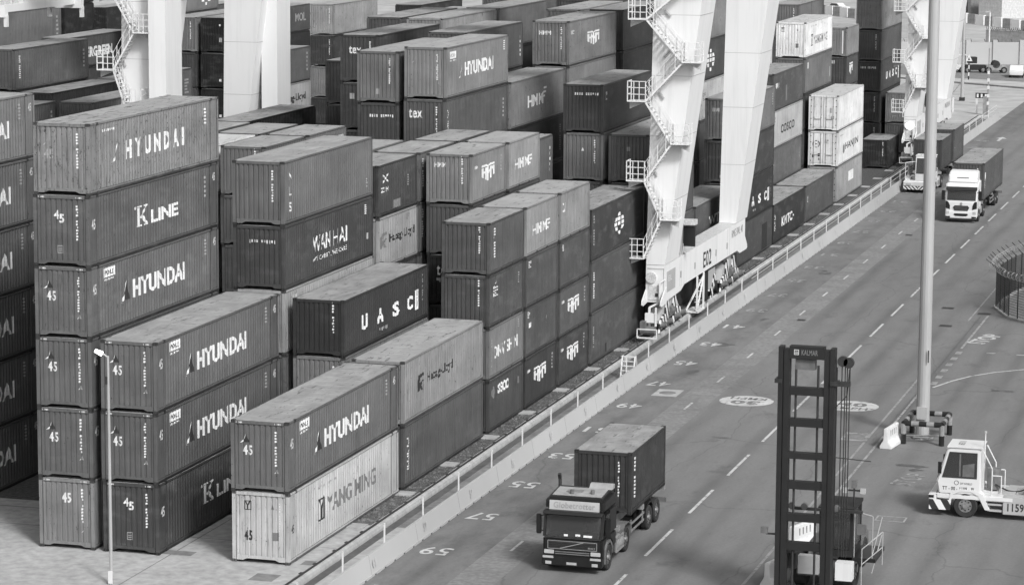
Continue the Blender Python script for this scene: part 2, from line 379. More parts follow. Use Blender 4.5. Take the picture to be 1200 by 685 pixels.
    m = MB().mat('container_paint'); m.box(-h+.15, -.012, L-.06, L-.03, .2, H-.15).box(.012, h-.15, L-.06, L-.03, .2, H-.15)
    m.mat('metal_grey')
    for x in (-.85, -.3, .3, .85): m.tube((x, L-.02, .15), (x, L-.02, H-.12), .02, k=6)
    D['door'] = m.mesh('door_panel')
    CM[(t, H)] = D; return D
def casting_mesh():
    m = MB().mat('container_grime_gap_shade'); m.box(-.089, .089, -.081, .081, 0, .118); m.mat('container_frame_dark')
    for s in (-1, 1):
        m.box(s*.0895-.001, s*.0895+.001, -.045, .045, .035, .085); m.box(-.03, .03, s*.0815-.001, s*.0815+.001, .03, .09)
    m.box(-.05, .05, -.03, .03, .1185, .1195); return m.mesh('corner_casting')
CAST = casting_mesh()
REEF = {}
def reefer_door(H):
    """two white door leaves with lock rods, hinges and gaskets on the near end"""
    if H in REEF: return REEF[H]
    h = CW/2; leaf = MB().mat('container_paint').box(-h+.16, -.012, .02, .07, .29, H-.15)
    seal = MB().mat('steel_dark')
    for x0, x1 in ((-h+.15, -h+.165), (-.012, .012), (h-.165, h-.15)): seal.box(x0, x1, .012, .06, .28, H-.14)
    seal.box(-h+.15, h-.15, .012, .06, H-.152, H-.14).box(-h+.15, h-.15, .012, .06, .28, .292)
    for x in (-h+.19, h-.19):
        for z in (.5, 1.0, 1.5, 2.0, 2.5): seal.box(x-.05, x+.05, .005, .018, z-.04, z+.04)
    rod = MB().mat('metal_grey').tube((0, -.002, .2), (0, -.002, H-.1), .022, k=6)
    for z in (.35, 1.1, 2.0, 2.65): rod.box(-.05, .05, -.02, .018, z-.03, z+.03)
    handle = MB().mat('metal_grey').box(0, .3, -.03, -.005, 0, .05)
    REEF[H] = (leaf.mesh('door_leaf'), seal.mesh('door_seal'), rod.mesh('lock_rod'), handle.mesh('door_handle')); return REEF[H]
DC = {}
def deco_mesh(face, t, H, spec, u, v, w, h, tone, bold, lift, plain):
    key = (face, t, H, spec, u, v, w, h, tone, bold, lift, plain)
    if key in DC: return DC[key]
    vs, fs = flat(spec, w, h, bold)
    bm = bmesh.new(); bv = [bm.verts.new((x+u, y+v, 0)) for x, y in vs]
    for f in fs:
        try: bm.faces.new([bv[i] for i in f])
        except ValueError: pass
    pr = [] if plain else (side_profile(t) if face == 's' else [(a+CW/2, d) for a, d in end_profile()])
    for a, d in pr:
        if u-.01 < a < u+w+.01:
            bmesh.ops.bisect_plane(bm, geom=bm.verts[:]+bm.edges[:]+bm.faces[:], plane_co=(a, 0, 0), plane_no=(1, 0, 0), dist=1e-5)
    def dep(x):
        if plain: return 0
        if x <= pr[0][0]: return pr[0][1]
        for i in range(len(pr)-1):
            a, b_ = pr[i], pr[i+1]
            if x <= b_[0]: return a[1]+(b_[1]-a[1])*(x-a[0])/max(1e-6, b_[0]-a[0])
        return pr[-1][1]
    for q in bm.verts:
        x, y = q.co.x, q.co.y; d = dep(x)
        q.co = (CW/2-SIN-d+lift, x, y) if face == 's' else (x-CW/2, FIN+d-lift, y)
    bmesh.ops.recalc_face_normals(bm, faces=bm.faces)
    me = bpy.data.meshes.new('lettering'); bm.to_mesh(me); bm.free(); me.materials.append(MATS['lettering_'+tone]); DC[key] = me; return me
NAMES = {'#v': 'code_lettering', '#h': 'code_lettering', '#m': 'weight_lettering', '#TICK': 'marking', '#HMM': 'emblem', '#TRIL': 'emblem', '#TRID': 'emblem', '#STAR': 'emblem', '#YM': 'emblem', '#HL': 'emblem',
         '#K': 'lettering', '#DISC': 'emblem', '#RING': 'emblem', '#GLOBE': 'emblem', '#FRAME': 'notice_plate', '#R': 'notice_plate'}
def deco(root, t, H, d):
    face, spec, u, v, w, h = d[:6]; tone = d[6] if len(d) > 6 else 'white'; bold = d[7] if len(d) > 7 else .02; lift = d[8] if len(d) > 8 else .004
    nm = NAMES.get(spec if spec in NAMES else spec[:2], 'lettering') if spec[0] == '#' else 'lettering'
    o = put(nm, deco_mesh(face, t, H, spec, u, v, w, h, tone, bold, lift, t == 'R'), root)
    if nm in ('code_lettering', 'weight_lettering', 'marking'): stuff(o)
def lin(s):  return (s/255/12.92) if s < 10 else (((s/255+.055)/1.055)**2.4)
PAINT = .86
# running numbers of the containers buried inside the stacks, where the view never reaches
HIDDEN = {i for a, b in ((20, 20), (23, 23), (32, 33), (41, 41), (46, 47), (51, 54), (56, 56), (61, 61), (70, 72), (75, 78), (80, 86), (88, 91), (93, 96), (101, 106), (108, 111), (114, 117), (124, 125), (129, 130), (134, 137), (140, 142), (146, 148), (152, 153), (158, 162), (164, 168), (170, 172), (179, 183), (185, 187), (191, 194), (198, 198), (205, 205), (217, 218), (223, 225), (228, 231), (240, 242), (245, 247), (249, 251), (254, 256), (262, 264), (266, 267), (271, 272), (276, 279), (282, 282), (296, 297), (301, 304), (307, 309), (311, 315), (317, 321), (323, 333), (335, 339), (341, 351), (353, 355), (357, 372), (374, 377), (379, 392), (394, 397)) for i in range(a, b+1)}
BURIED = MB(); NC = [0]
FAR = {316: 'dark box roof just left behind the upper shield-emblem container', 322: 'mid grey box in the far back rows above the right front-facing tower', 334: 'grey box in the back rows left of the top crane stair platform',
       340: 'light grey box at the top edge above the shield-emblem container', 352: 'grey box cut by the top picture edge above the shield-emblem container', 356: 'light sliver of a box showing between the two big crane legs',
       373: 'pale box in the far back rows above the left front-facing tower', 378: 'near-black box at the top edge above the left front-facing tower', 393: 'dark box at the top edge between the upper left crane columns'}
def bury(x, y, z, t, H):
    for key in ('frame', 'roof', 'side', 'end', 'door'):
        me = cmesh(t, H)[key]; n = len(BURIED.v)
        BURIED.v += [(v.co.x+x-CW/2, v.co.y+y, v.co.z+z) for v in me.vertices]
        for p in me.polygons: BURIED.mat(me.materials[p.material_index].name); BURIED.face(tuple(n+i for i in p.vertices))
def container(x, y, z, t, H, shade, label, decos=(), detail=1, group='stacked shipping containers', reefer=False, wear=None):
    """x: its right side, y: its near end; those the view shows nothing of are merged into one mass"""
    NC[0] += 1
    if NC[0] in HIDDEN: return bury(x, y, z, t, H)
    r = thing('shipping_container', FAR.get(NC[0], label), 'container', (x-CW/2+random.uniform(-.025, .025), y+random.uniform(-.04, .04), z), group)
    r['seq'] = NC[0]; D = cmesh(t, H); L = LEN[t]; a = min(.8, lin(shade)*PAINT*min(1, (shade/100)**.85)); c = (a, a, a, wear if wear is not None else .15+.5*random.random()); out = []
    out.append(put('frame', D['frame'], r)); out.append(put('roof_panel', D['roof'], r)); out.append(put('side_panel', D['side'], r))
    o = put('side_panel', D['side'], r); o.rotation_euler.z = math.pi; o.location.y = L; out.append(o)
    if reefer:
        leaf, seal, rod, hd = reefer_door(H)
        a1 = put('door_leaf', leaf, r); a2 = put('door_leaf', leaf, r); a2.location.x = CW/2-.148; out += [a1, a2]
        put('door_seal', seal, r)
        for i, xx in enumerate((-.78, -.2, .2, .78)):
            q = put('lock_rod', rod, r, (xx, 0, 0)); put('door_handle', hd, q, (0 if i % 2 == 0 else -.3, 0, .95))
    else: out.append(put('end_panel', D['end'], r))
    out.append(put('door_panel', D['door'], r))
    if detail:
        e = .76 if t == '45' else 0
        for xx in (-1, 1):
            for yy in (0, L):
                for zz in (0, H-.118):
                    q = put('corner_casting', CAST, r, (xx*(CW/2-.0885), .081 if yy == 0 else L-.081, zz)); out.append(q)
    for o in out: o.color = c
    for d in decos: deco(r, t, H, d)
    return r

# lettering sets: (face s/f, shape or text, u, v, width, height, tone, bold)
def code(n=1): return [('f', '#v%d' % n, 1.86, 1.05, .1, 1.45)]
def H45(badge=True, sh=0):
    d = [('s', 'HYUNDAI', 4.3+sh, 1.06, 5.6, .78, 'white', .035), ('s', '#TRIL', 3.06, 1.0, .9, .92), ('s', '#TRID', 3.06, 1.0, .9, .92, 'black'),
         ('s', '45', .3, 1.75, .33, .42), ('s', '45', 13.1, 2.1, .3, .36), ('s', '#m3', 12.1, 1.75, .3, .75, 'grey'),
         ('f', '#TRIL', .38, 1.98, .4, .36), ('f', '#TRID', .38, 1.98, .4, .36, 'black'), ('f', '45', .5, 1.5, .42, .4, 'white', .03), ('f', '#TICK', .22, 2.78, .3, .06), ('f', '#TICK', 1.85, 2.78, .3, .06),
         ('f', '#TRIL', 1.83, .8, .18, .2), ('f', '#TRID', 1.83, .8, .2, .2, 'grey')]+code(random.randint(1, 9))
    if badge: d += [('s', '#R', 1.37, 2.3, 1.12, .38), ('s', 'WORLD', 1.5, 2.38, .86, .2, 'black', .03, .008), ('s', '#h4', 1.4, 2.16, 1.05, .08)]
    return d
def KL(): return [('s', '#K', 4.75, 1.06, 1.2, .86), ('s', 'LINE', 6.34, 1.06, 2.86, .56, 'white', .035), ('s', '45', .3, 1.5, .33, .42), ('s', '45', 13.1, 2.1, .3, .36), ('s', '#m5', 12.2, 1.4, .25, 1.0, 'grey'),
         ('f', '4', .9, 1.93, .22, .36, 'white', .035), ('f', '5', 1.13, 1.78, .22, .36, 'white', .035), ('f', '#FRAME', 1.03, .55, .25, .32, 'grey'), ('f', '#TICK', .22, 2.78, .3, .06), ('f', '#TICK', 1.85, 2.78, .3, .06)]+code(3)
def HMMd(): return [('s', '#HMM', 1.75, .95, 2.35, .9), ('s', 'HMM', .45, 1.78, .62, .16, 'white', .04), ('f', 'HMM', .42, 1.9, .62, .26, 'white', .02), ('s', '#m2', 5.2, 1.2, .18, .9, 'grey')]+code(4)
def HMMs(u=1.25, w=3.5): return [('s', 'HMM', u, 1.0, w*.78, .55, 'white', .03), ('s', '#R', u+w*.82, 1.45, w*.12, .1), ('s', '#R', u+w*.84, 1.25, w*.12, .1), ('s', '#R', u+w*.78, 1.05, w*.12, .1)]+code(5)
def HL(t='40'): return [('s', '#HL', 2.05, 1.17, .9, .78, 'black'), ('s', 'Hapag-Lloyd', 3.48, 1.27, 3.9, .55, 'black', .03), ('s', '#m6', 11.3, 2.2, .35, .45, 'dim')]
def UASC(): return [('s', 'U', 2.4, .85, .9, .7, 'white', .04), ('s', 'A', 4.6, .82, .95, .68, 'white', .04), ('s', 'S', 6.9, .78, .95, .68, 'white', .04), ('s', 'C', 9.0, .76, .85, .66, 'white', .04),
                    ('s', '#R', 10.28, .62, .45, .95), ('s', '#v7', 10.4, .66, .18, .86, 'black', .02, .008), ('s', '#h2', 5.0, .42, 1.2, .16, 'grey'), ('s', '#v4', 11.3, .9, .12, 1.3, 'dim')]+code(6)
def vert(n=1, u=.75): return [('s', '#v%d' % n, u, .75, .3, 1.5)]+code(n+1)
def misc(n=1): return [('s', '#m%d' % n, .5, 2.0, .5, .35), ('f', '#FRAME', 1.0, .6, .22, .3, 'grey')]+code(n)
def fcode(n=2): return [('f', '#h%d' % n, .75, 2.1, 1.3, .16)]

# ------------------------------------------------------------------ the yard: every stack by slot
def XR(k): return 2.438+2.8142*k            # right side of slot k in the block beside the road
def XB(j): return -23.2-2.8142*j            # next block
def XC(j): return -57.2-2.8142*j            # block beyond
def tone_word(s): return 'white' if s >= 185 else 'pale grey' if s >= 140 else 'light grey' if s >= 112 else 'mid grey' if s >= 88 else 'dark grey' if s >= 62 else 'near-black'
TIER = {1: ['single'], 2: ['lower', 'upper'], 3: ['bottom', 'middle', 'topmost'], 4: ['bottom', 'second from bottom', 'third from bottom', 'topmost'],
        5: ['bottom', 'second from bottom', 'middle', 'second from top', 'topmost'], 6: ['bottom', 'second from bottom', 'third from bottom', 'third from top', 'second from top', 'topmost']}
def stack(where, x, y, t, tiers, detail=1, group='stacked shipping containers', share=None, reefer=(), worn={}):
    z = 0.02; n = len(tiers)
    for i, q in enumerate(tiers):
        H, s = q[0], q[1]; d = q[2] if len(q) > 2 else (); ex = (' '+q[3]) if len(q) > 3 else ''
        tier = 'standing alone' if n == 1 else TIER[n][i]+' of the stack'
        lab = share or f"{tone_word(s)} container{ex}, {tier} {where}"
        if len(lab.replace('-', ' ').split()) > 15: lab = f"{tone_word(s)} container{ex}, {tier.replace(' of the stack', '')} {where}"
        if len(lab.replace('-', ' ').split()) > 16: lab = f"{tone_word(s)} container, {tier.replace(' of the stack', '')} {where}"
        if len(lab.replace('-', ' ').split()) > 16: print('LONG', lab)
        container(x, y, z, t, H, s, lab, d, detail, group, i in reefer, worn[i] if i in worn else None); z += H
P_ = lambda s, d=(), *e: (HC, s, d)+e
G_ = lambda s, d=(), *e: (GP, s, d)+e
plain45 = [('f', '45', 1.0, 1.9, .42, .42, 'white', .035), ('f', '#TRIL', 1.85, .7, .2, .2), ('f', '#TICK', .22, 2.78, .3, .06), ('f', '#TICK', 1.85, 2.78, .3, .06)]+code(2)
wide = [('s', c, 3.62+i*1.0, 1.12+.0*i, .62 if c != 'I' else .2, .78, 'white', .045) for i, c in enumerate('HYUNDAI')]+[('s', '#TRIL', 2.3, 1.1, .8, .85), ('s', '#TRID', 2.3, 1.1, .8, .85, 'dim'), ('s', '#h3', 1.35, 2.45, 1.2, .1),
        ('f', '#TRIL', .38, 1.98, .4, .36, 'grey'), ('f', '45', .45, 1.45, .42, .4, 'grey', .03), ('s', '#m3', 12.1, 1.75, .3, .75, 'white')]+code(8)
# front row, 45-foot
stack('of six behind the thin lamp post', XR(0), 0, '45', [P_(122, plain45), P_(92, H45()), P_(94, H45()), P_(96, H45()), P_(90, KL(), 'lettered in serif capitals'), P_(124, wide, 'with faded spaced capitals')], worn={5: .9})
stack('of three right behind the thin lamp post', XR(1), 0, '45', [P_(72, KL(), 'lettered in serif capitals'), P_(88, H45()), P_(96, H45())])
ym = [('s', '#YM', 3.46, 1.0, .72, .93, 'black'), ('s', 'YANG MING', 4.5, 1.1, 6.2, .74, 'dim', .02), ('s', '45', .3, 1.2, .3, .36, 'black'), ('s', '#h4', 3.5, 2.35, 2.2, .1, 'grey'), ('f', '#YM', .5, 2.15, .32, .38, 'black'), ('f', '#TRID', 1.55, 2.2, .25, .25, 'dim'),
      ('f', '45', .5, .9, .36, .42, 'black', .03), ('f', '#R', 1.7, .95, .28, .34, 'dim'), ('f', '#v3', 2.0, 1.3, .05, 1.2)]
stack('of two nearest the concrete barrier', XR(3), 0, '45', [P_(178, ym, 'stained with rust'), P_(98, H45())], worn={0: .45})
stack('cut off by the left picture edge', XR(-3), -.9, '45', [P_(90, H45(sh=1.25)), P_(90, H45(sh=1.25)), P_(90, H45(sh=1.25)), P_(92, H45(sh=1.25)), P_(98, H45(sh=1.25)), P_(122, H45(sh=1.25))])
# 40-foot row behind it
stack('of two directly behind the rust stained white container', XR(3), 14.4, '40', [P_(86, vert(5, .6)), P_(132, HL(), 'with black emblem and wordmark')])
stack('of three in the second row', XR(2), 14.5, '40', [P_(100, misc(3)), P_(112, code(2)), G_(58, UASC(), 'with four widely spaced white capitals')])
nls = [('s', 'N', .74, 2.0, .38, .4, 'white', .03), ('s', 'L', .74, 1.3, .38, .4, 'white', .03), ('s', 'S', .74, .58, .38, .42, 'white', .03), ('s', '#m7', 11.2, .5, .35, .45, 'grey')]+code(4)
wh = [('s', 'WAN', 3.8, 1.22, 2.35, .74, 'white', .0), ('s', 'HAI', 6.5, 1.2, 1.95, .74, 'white', .0), ('s', 'WE CARRY, WE CARE', 3.8, .76, 4.6, .24, 'white', 0), ('s', '#m4', 11.0, 2.1, .4, .5), ('s', '#R', 11.3, .9, .25, .3, 'grey')]+fcode(5)
stack('of five behind the three-high front stack', XR(1), 14.5, '40', [P_(96), P_(98), P_(150, [('s', '#h2', 1, 2.4, .6, .16, 'white')]), P_(70, wh, 'with outlined white lettering'), P_(98, nls, 'with three stacked letters')])
# three 20-foot rows
onv = [('s', 'DNV SHIN', 1.0, .95, 4.1, .6, 'white', .02), ('s', '#m3', 5.2, 1.85, .25, .45, 'grey'), ('s', '#v3', .45, .4, .2, 1.7, 'grey')]+code(3)
seaco = [('s', 'SECO', 1.7, 1.68, 1.9, .52, 'white', .05), ('s', '#DISC', .6, 1.6, .6, .6, 'dim'), ('s', '#R', 5.2, 1.6, .3, .35, 'dim')]+code(6)
logo4 = [('s', '#TRIL', .75, 1.9, .9, .35), ('s', '#R', .75, 1.85, .9, .06), ('s', 'SEC', .75, 1.45, .9, .32, 'white', .02), ('s', '#m2', 5.2, 1.5, .15, .6, 'grey')]+code(8)
stack('beside the gravel, first of the short column stacks', XR(3), 27.6, '20', [G_(76, seaco), G_(112, onv), G_(78, logo4), G_(84, vert(6, .7))])
zim = [('s', '#STAR', .7, 1.62, 1.0, .48), ('s', 'ZIM', .5, 1.2, 1.2, .24, 'white', .03), ('s', '#R', 2.35, .25, 1.25, .4, 'dim'), ('s', '#v5', 5.1, .8, .1, 1.1, 'grey'), ('s', '#m4', 4.7, 1.1, .12, .6, 'grey')]+code(4)
hl2 = [('s', '#HL', .3, 1.05, 1.0, .76, 'dim'), ('s', 'Hapag-Lloyd', 1.7, 1.1, 3.95, .54, 'black', .03), ('s', '#m6', 4.4, 2.0, .5, .35, 'dim')]
stack('of five just behind the outlined white lettering', XR(1), 27.5, '20', [G_(92), G_(85), G_(80), G_(150, hl2, 'with dark wordmark'), G_(70, zim, 'with a white star mark')])
tex = [('f', 'tex', .5, 1.55, .85, .5, 'white', .015), ('f', '#h2', .5, 1.2, .9, .2)]
stack('beside the gravel, second of the short column stacks', XR(3), 34.05, '20', [G_(66, HMMd(), 'with shield emblem'), G_(80, misc(1)+[('s', '#TRIL', 4.0, 1.3, .3, .4), ('s', '#R', .7, 1.5, .5, .25)]), G_(82, misc(2)), G_(132, HMMs())])
stack('standing before the spotless topped pale box', XR(2), 34.0, '20', [G_(70), G_(66), G_(44, tex, 'with small lower-case letters'), G_(84), G_(118, HMMd(), 'with shield emblem')])
stack('with streaked roof between star and shield marks', XR(1), 34.0, '20', [G_(80), G_(70), G_(88), G_(92, vert(3, .5)), G_(100, vert(4, .5))])
stack('with pale roof, half hidden by outlined lettering', XR(0), 34.0, '20', [G_(80), G_(70), G_(88), G_(92), G_(120)], 0)
stack('seen through the gap right of the tallest front stack', XR(-2), 34.0, '20', [G_(66), G_(60), G_(74), G_(84), G_(98, code(2))])
stack('with bright roof behind the tallest front stack', XR(-3), 34.0, '20', [G_(80), G_(90), G_(100), G_(110), G_(222)], 0)
stack('beside the gravel, third of the short column stacks', XR(3), 40.6, '20', [G_(72, HMMd(), 'with shield emblem'), G_(84, HMMd(), 'with shield emblem'), G_(80, misc(3)), G_(128, [('s', 'CAI', .5, 1.5, .5, .5, 'white', .03)]+code(2))])
stack('of five left of the crane foot, lettered top', XR(2), 40.6, '20', [G_(70), G_(66), G_(50), G_(84), G_(132, HMMs())])
stack('with plain grey roof below the two-box tower', XR(1), 40.55, '20', [G_(80), G_(70), G_(88), G_(92), G_(96)], 0)
stack('buried under the two-box tower', XR(0), 40.55, '20', [G_(80), G_(70), G_(88)], 0)
stack('with a small text at its far top corner', XR(-2), 40.55, '20', [G_(66), G_(60), G_(74), G_(84), G_(104, [('s', '#h3', 4.9, 1.9, .8, .25)])])
stack('behind the bright roof, darker and duller', XR(-3), 40.55, '20', [G_(80), G_(90), G_(70), G_(80), G_(88)], 0)
stack('left of the darker dull roof, mostly hidden', XR(-4), 40.55, '20', [G_(80), G_(90), G_(70), G_(80), G_(94)], 0)
# 40-foot rows towards the far end
globe = [('s', '#GLOBE', 5.3, .72, 2.1, 1.4), ('s', '#v6', .45, .8, .25, 1.7, 'grey')]+code(3)
stack('left of the crane foot, round emblem on top', XR(3), 47.25, '40', [P_(84, [('s', '#v2', .5, .9, .2, 1.2, 'grey'), ('s', '#R', 3.2, .25, .4, .5, 'black')]), P_(80, vert(8, .5)), P_(64, globe)])
stack('hidden behind the round emblem', XR(2), 47.2, '40', [G_(66), G_(60), G_(64)], 0)
stack('in shade behind the lettered pale box', XR(1), 47.2, '40', [P_(70), P_(64), P_(60), P_(92, [('s', '#m4', 11.5, .6, .3, 1.6)])], 0)
h40 = [('s', 'HYUNDAI', 3.55, 1.07, 5.65, .78, 'white', .035), ('s', '#TRIL', 2.5, 1.0, .85, .92), ('s', '#TRID', 2.5, 1.0, .85, .92, 'dim'), ('s', '#R', .7, 2.2, 1.25, .4), ('s', 'WORLD', .85, 2.3, .9, .18, 'grey', .03, .008), ('s', '#h3', .7, 2.06, 1.2, .08),
       ('f', '#TRIL', .4, 2.0, .4, .4, 'grey'), ('f', '#TRID', 1.83, .85, .2, .2, 'grey'), ('s', '#m2', 11.3, 2.0, .3, .6)]+code(5)
tex2 = [('f', 'tex', .28, 1.85, .8, .5, 'white', .02), ('s', '#v5', .4, .7, .25, 1.6), ('s', '#m4', 11.3, .9, .3, 1.2, 'grey')]+code(6)
stack('of the right one of the two front-facing towers', XR(0), 47.25, '40', [P_(70), P_(64), P_(60), P_(74), P_(84, tex2), P_(118, h40)])
stack('of the left one of the two front-facing towers', XR(-1), 47.5, '40', [P_(70), P_(64), P_(60), G_(74), P_(74, [('f', '#h4', .7, 2.1, 1.45, .16)]), P_(100, [('f', '#R', 1.1, .5, .2, .3, 'grey')]+code(7))])
stack('right behind the crane-side tower of four', XR(3), 60.4, '40', [P_(84), P_(80), P_(78), P_(94, [('f', '#R', 1.1, 1.9, .2, .25, 'grey')])])
stack('with number row, left of the crane leg', XR(2), 60.4, '40', [P_(84), P_(70), P_(84), P_(106, [('f', '#TRID', 1.0, 1.8, .25, .25, 'white')]+code(2)), P_(68, [('f', '#h3', .7, 2.25, 1.5, .15), ('s', '#m2', .7, 1.9, .35, .5)])])
stack('with slanting lettering, left of the crane leg', XR(0), 60.1, '40', [P_(70), P_(66), P_(60), P_(58, [('s', '#v4', 11.3, .6, .3, 1.7, 'dim')]), P_(112, [('s', 'HMM', 3.9, 1.05, 3.4, .72, 'white', .03), ('s', '#R', 7.3, 1.7, .6, .12), ('s', '#R', 7.5, 1.95, .6, .12), ('s', '#R', 7.2, 1.45, .6, .12)])])
stack('behind the right front-facing tower', XR(-1), 60.3, '40', [P_(70), P_(64), P_(60), P_(74), P_(76), P_(84, [('s', '#m3', 11.5, .6, .25, 1.4)])], 0)
stack('left behind the front-facing towers, small letters on it', XR(-3), 60.4, '40', [P_(70), P_(64), P_(60), G_(74), P_(68, [('f', '#R', .6, 1.9, .3, .35, 'grey')]+code(2)), P_(72, [('f', 'tex', .55, 1.75, .8, .45, 'white', .02), ('s', '#m3', .5, 1.0, .3, .5)]+code(4))])
stack('with long dull roof right of the slim white column', XR(-6), 60.3, '40', [P_(50), P_(50), P_(50), P_(46)], 0)
stack('with lettering above the crane platform', XR(3), 73.4, '40', [P_(80), P_(78, [('s', 'WTH', 4.1, 1.15, 4.4, .62, 'white', .02)])])
stack('with shield emblem, high behind the crane leg', XR(0), 73.4, '40', [P_(70), P_(64), P_(60), P_(74), P_(112, [('s', '#TRIL', .6, 1.2, .55, .9), ('s', '#R', .6, 1.1, .5, .2)]), P_(112, [('s', '#HMM', 4.7, 1.0, 3.1, .95), ('s', '#m2', .6, 2.0, .7, .25), ('f', 'HMM', .42, 2.0, .8, .26, 'white', .05)]+code(3))])
stack('in the back rows, pale with dark neighbours', XR(-3), 73.2, '40', [P_(80), P_(80), P_(80), P_(80), P_(80), P_(138)], 0)
stack('in the back rows, dark ribbed front', XR(-4), 73.5, '40', [P_(80), P_(80), P_(80), P_(80), P_(80), P_(84, [('f', '#R', .3, .9, .35, 1.2, 'grey')])], 0)
stack('in the back rows, near-black ribbed front', XR(-5), 73.4, '40', [P_(60), P_(60), P_(60), P_(60), P_(60)], 0)
stack('with widely spaced capitals right of the crane leg', XR(3), 86.6, '40', [P_(76, [('s', '#R', 8.6, .1, 1.9, 1.9, 'black')]), P_(58, UASC(), 'lettered'), P_(70, [('f', '#R', 1.1, .4, .18, .2, 'grey')]), P_(104, [('f', '#h3', .5, 2.0, .5, .25), ('s', '#m3', 11.3, 1.5, .3, .9, 'grey')])])
stack('in the back rows right of the bright emblem box', XR(-1), 86.6, '40', [P_(70), P_(64), P_(60), P_(74), P_(140), P_(140)], 0)
stack('in deep shade left of the crane leg top', XR(0), 87.6, '40', [P_(60), P_(60), P_(58), P_(56), P_(56), P_(58)], 0)
stack('in the back rows with a large shaded side', XR(-3), 86.2, '40', [P_(80), P_(80), P_(80), P_(70), P_(60), P_(100)], 0)
stack('lettered in slanting capitals beside the gravel', XR(3), 99.2, '40', [P_(60, [('s', 'KMTC', 3.3, .95, 4.1, .7, 'white', .03), ('s', '#R', 7.6, 1.2, .5, .12), ('s', '#v3', .6, .9, .35, 1.2)])])
stack('showing a round emblem between the crane legs', XR(1), 99.6, '40', [P_(80), P_(80), P_(80), P_(168, [('s', '#m2', 1.0, 1.4, .9, .6, 'dim')]), P_(74, [('s', '#GLOBE', 2.0, .5, 2.6, 1.8)]), P_(116)], 0)
stack('between the lettered dark and the white refrigerated boxes', XR(3), 112.0, '40', [P_(84, [('s', '#m2', .8, 1.5, .3, .5)])])
stack('with a black wordmark on the pale box', XR(2), 112.7, '40', [G_(84), P_(94, [('s', '#R', .5, .9, .25, .8), ('s', '#m3', 11.2, 1.2, .3, .5, 'grey')]), P_(164, [('s', 'COSCO', 3.2, .95, 5.7, .68, 'black', .03), ('s', '#m2', .5, 2.0, .5, .4, 'dim')]), P_(80, [('s', '#h2', .8, 1.7, 1.4, .4), ('s', '#R', 5.0, .5, .4, 1.2, 'dim')])])
circ = [('f', '#RING', .35, 1.55, .6, .6, 'black', .02, .02), ('f', 'H', .5, 1.7, .3, .3, 'black', .03, .02), ('f', '#m2', 1.35, 1.9, .35, .3, 'dim', .02, .02), ('f', '#R', .33, .75, .2, .24, 'black', .02, .02), ('f', '#R', .75, .85, .2, .24, 'black', .02, .02), ('f', '#TRID', .75, .55, .2, .22, 'black', .02, .02),
        ('s', 'HANJIN', 3.6, .95, 6.2, .72, 'black', .02), ('s', '#DISC', 2.45, .85, .85, .8, 'dim'), ('s', '#h3', 1.0, 2.4, 1.6, .1, 'grey')]
stack('of three refrigerated boxes facing us with double doors', XR(3), 125.6, '40', [P_(150, [('s', '#R', 5.5, 1.2, 2.4, .8, 'white')]), P_(205, circ, 'with a ringed letter'), P_(208, [('f', '#TRID', .35, 1.0, .22, .24, 'dim', .02, .02), ('f', '#R', 1.85, 1.0, .2, .24, 'black', .02, .02), ('f', '#R', 1.7, 1.5, .3, .4, 'grey', .02, .02)])], reefer=(0, 1, 2))
ym2 = [('s', '#YM', 2.4, .85, 1.0, .95, 'black'), ('s', 'YANG MING', 3.7, .9, 6.3, .72, 'dim', .02), ('s', '#h3', 2.5, 2.4, 2.4, .1, 'grey'), ('f', '#YM', .42, 2.1, .25, .38, 'black'), ('f', '#R', 1.6, .85, .25, .34, 'dim'), ('f', '#TRID', 1.6, 2.2, .2, .2, 'dim')]
stack('of five behind the refrigerated boxes', XR(2), 125.8, '40', [P_(80), P_(84), P_(76), P_(98, [('s', '#R', 1.2, 2.0, .3, .5), ('s', '#R', 11.2, .6, .3, .9, 'grey')]), P_(216, ym2, 'with dark wordmark')])
stack('just right of the white wordmark box', XR(2), 145.5, '20', [G_(80), G_(80), G_(84), G_(76, [('s', '#HMM', 1.6, .9, 1.6, 1.1), ('f', '#h2', .4, 2.0, 1.0, .3)]), G_(122, [('f', '#R', 1.95, .3, .12, 2.0), ('f', '#R', 1.2, .3, .08, 2.0, 'grey')])])
stack('on gravel left of the far white crane', XR(3), 152.2, '20', [G_(54, code(2))])
stack('behind the white wordmark box', XR(0), 152.8, '20', [P_(80), P_(84), P_(80), P_(90), P_(104, code(3))], 0)
stack('farther behind the white wordmark box', XR(0), 159.2, '20', [P_(80), P_(84), P_(80), P_(90), P_(108, [('s', '#h2', 1.5, .7, 2.4, .5)])], 0)
ufar = [('s', c, 3.2+i*1.9, 1.0, .9, .7, 'white', .04) for i, c in enumerate('UASC')]+[('s', '#R', 10.6, .6, .5, 1.3), ('f', '#h3', .5, 2.2, 1.5, .2)]
stack('of the tower left of the far white crane', XR(2), 164.5, '40', [P_(74, code(2)), P_(76, code(4)), P_(72, ufar, 'with widely spaced capitals'), P_(84, code(6)), P_(130, [('s', '#m2', 2.0, 1.0, 1.0, .6, 'dim'), ('s', '#h3', 4.0, 1.2, 3.0, .6, 'dim')])])
stack('with white notice, half behind the far crane', XR(3), 165.2, '40', [P_(96), P_(126, [('f', '#FRAME', 1.6, .6, .6, .8), ('f', '#FRAME', 1.5, 1.5, .7, .7)])])
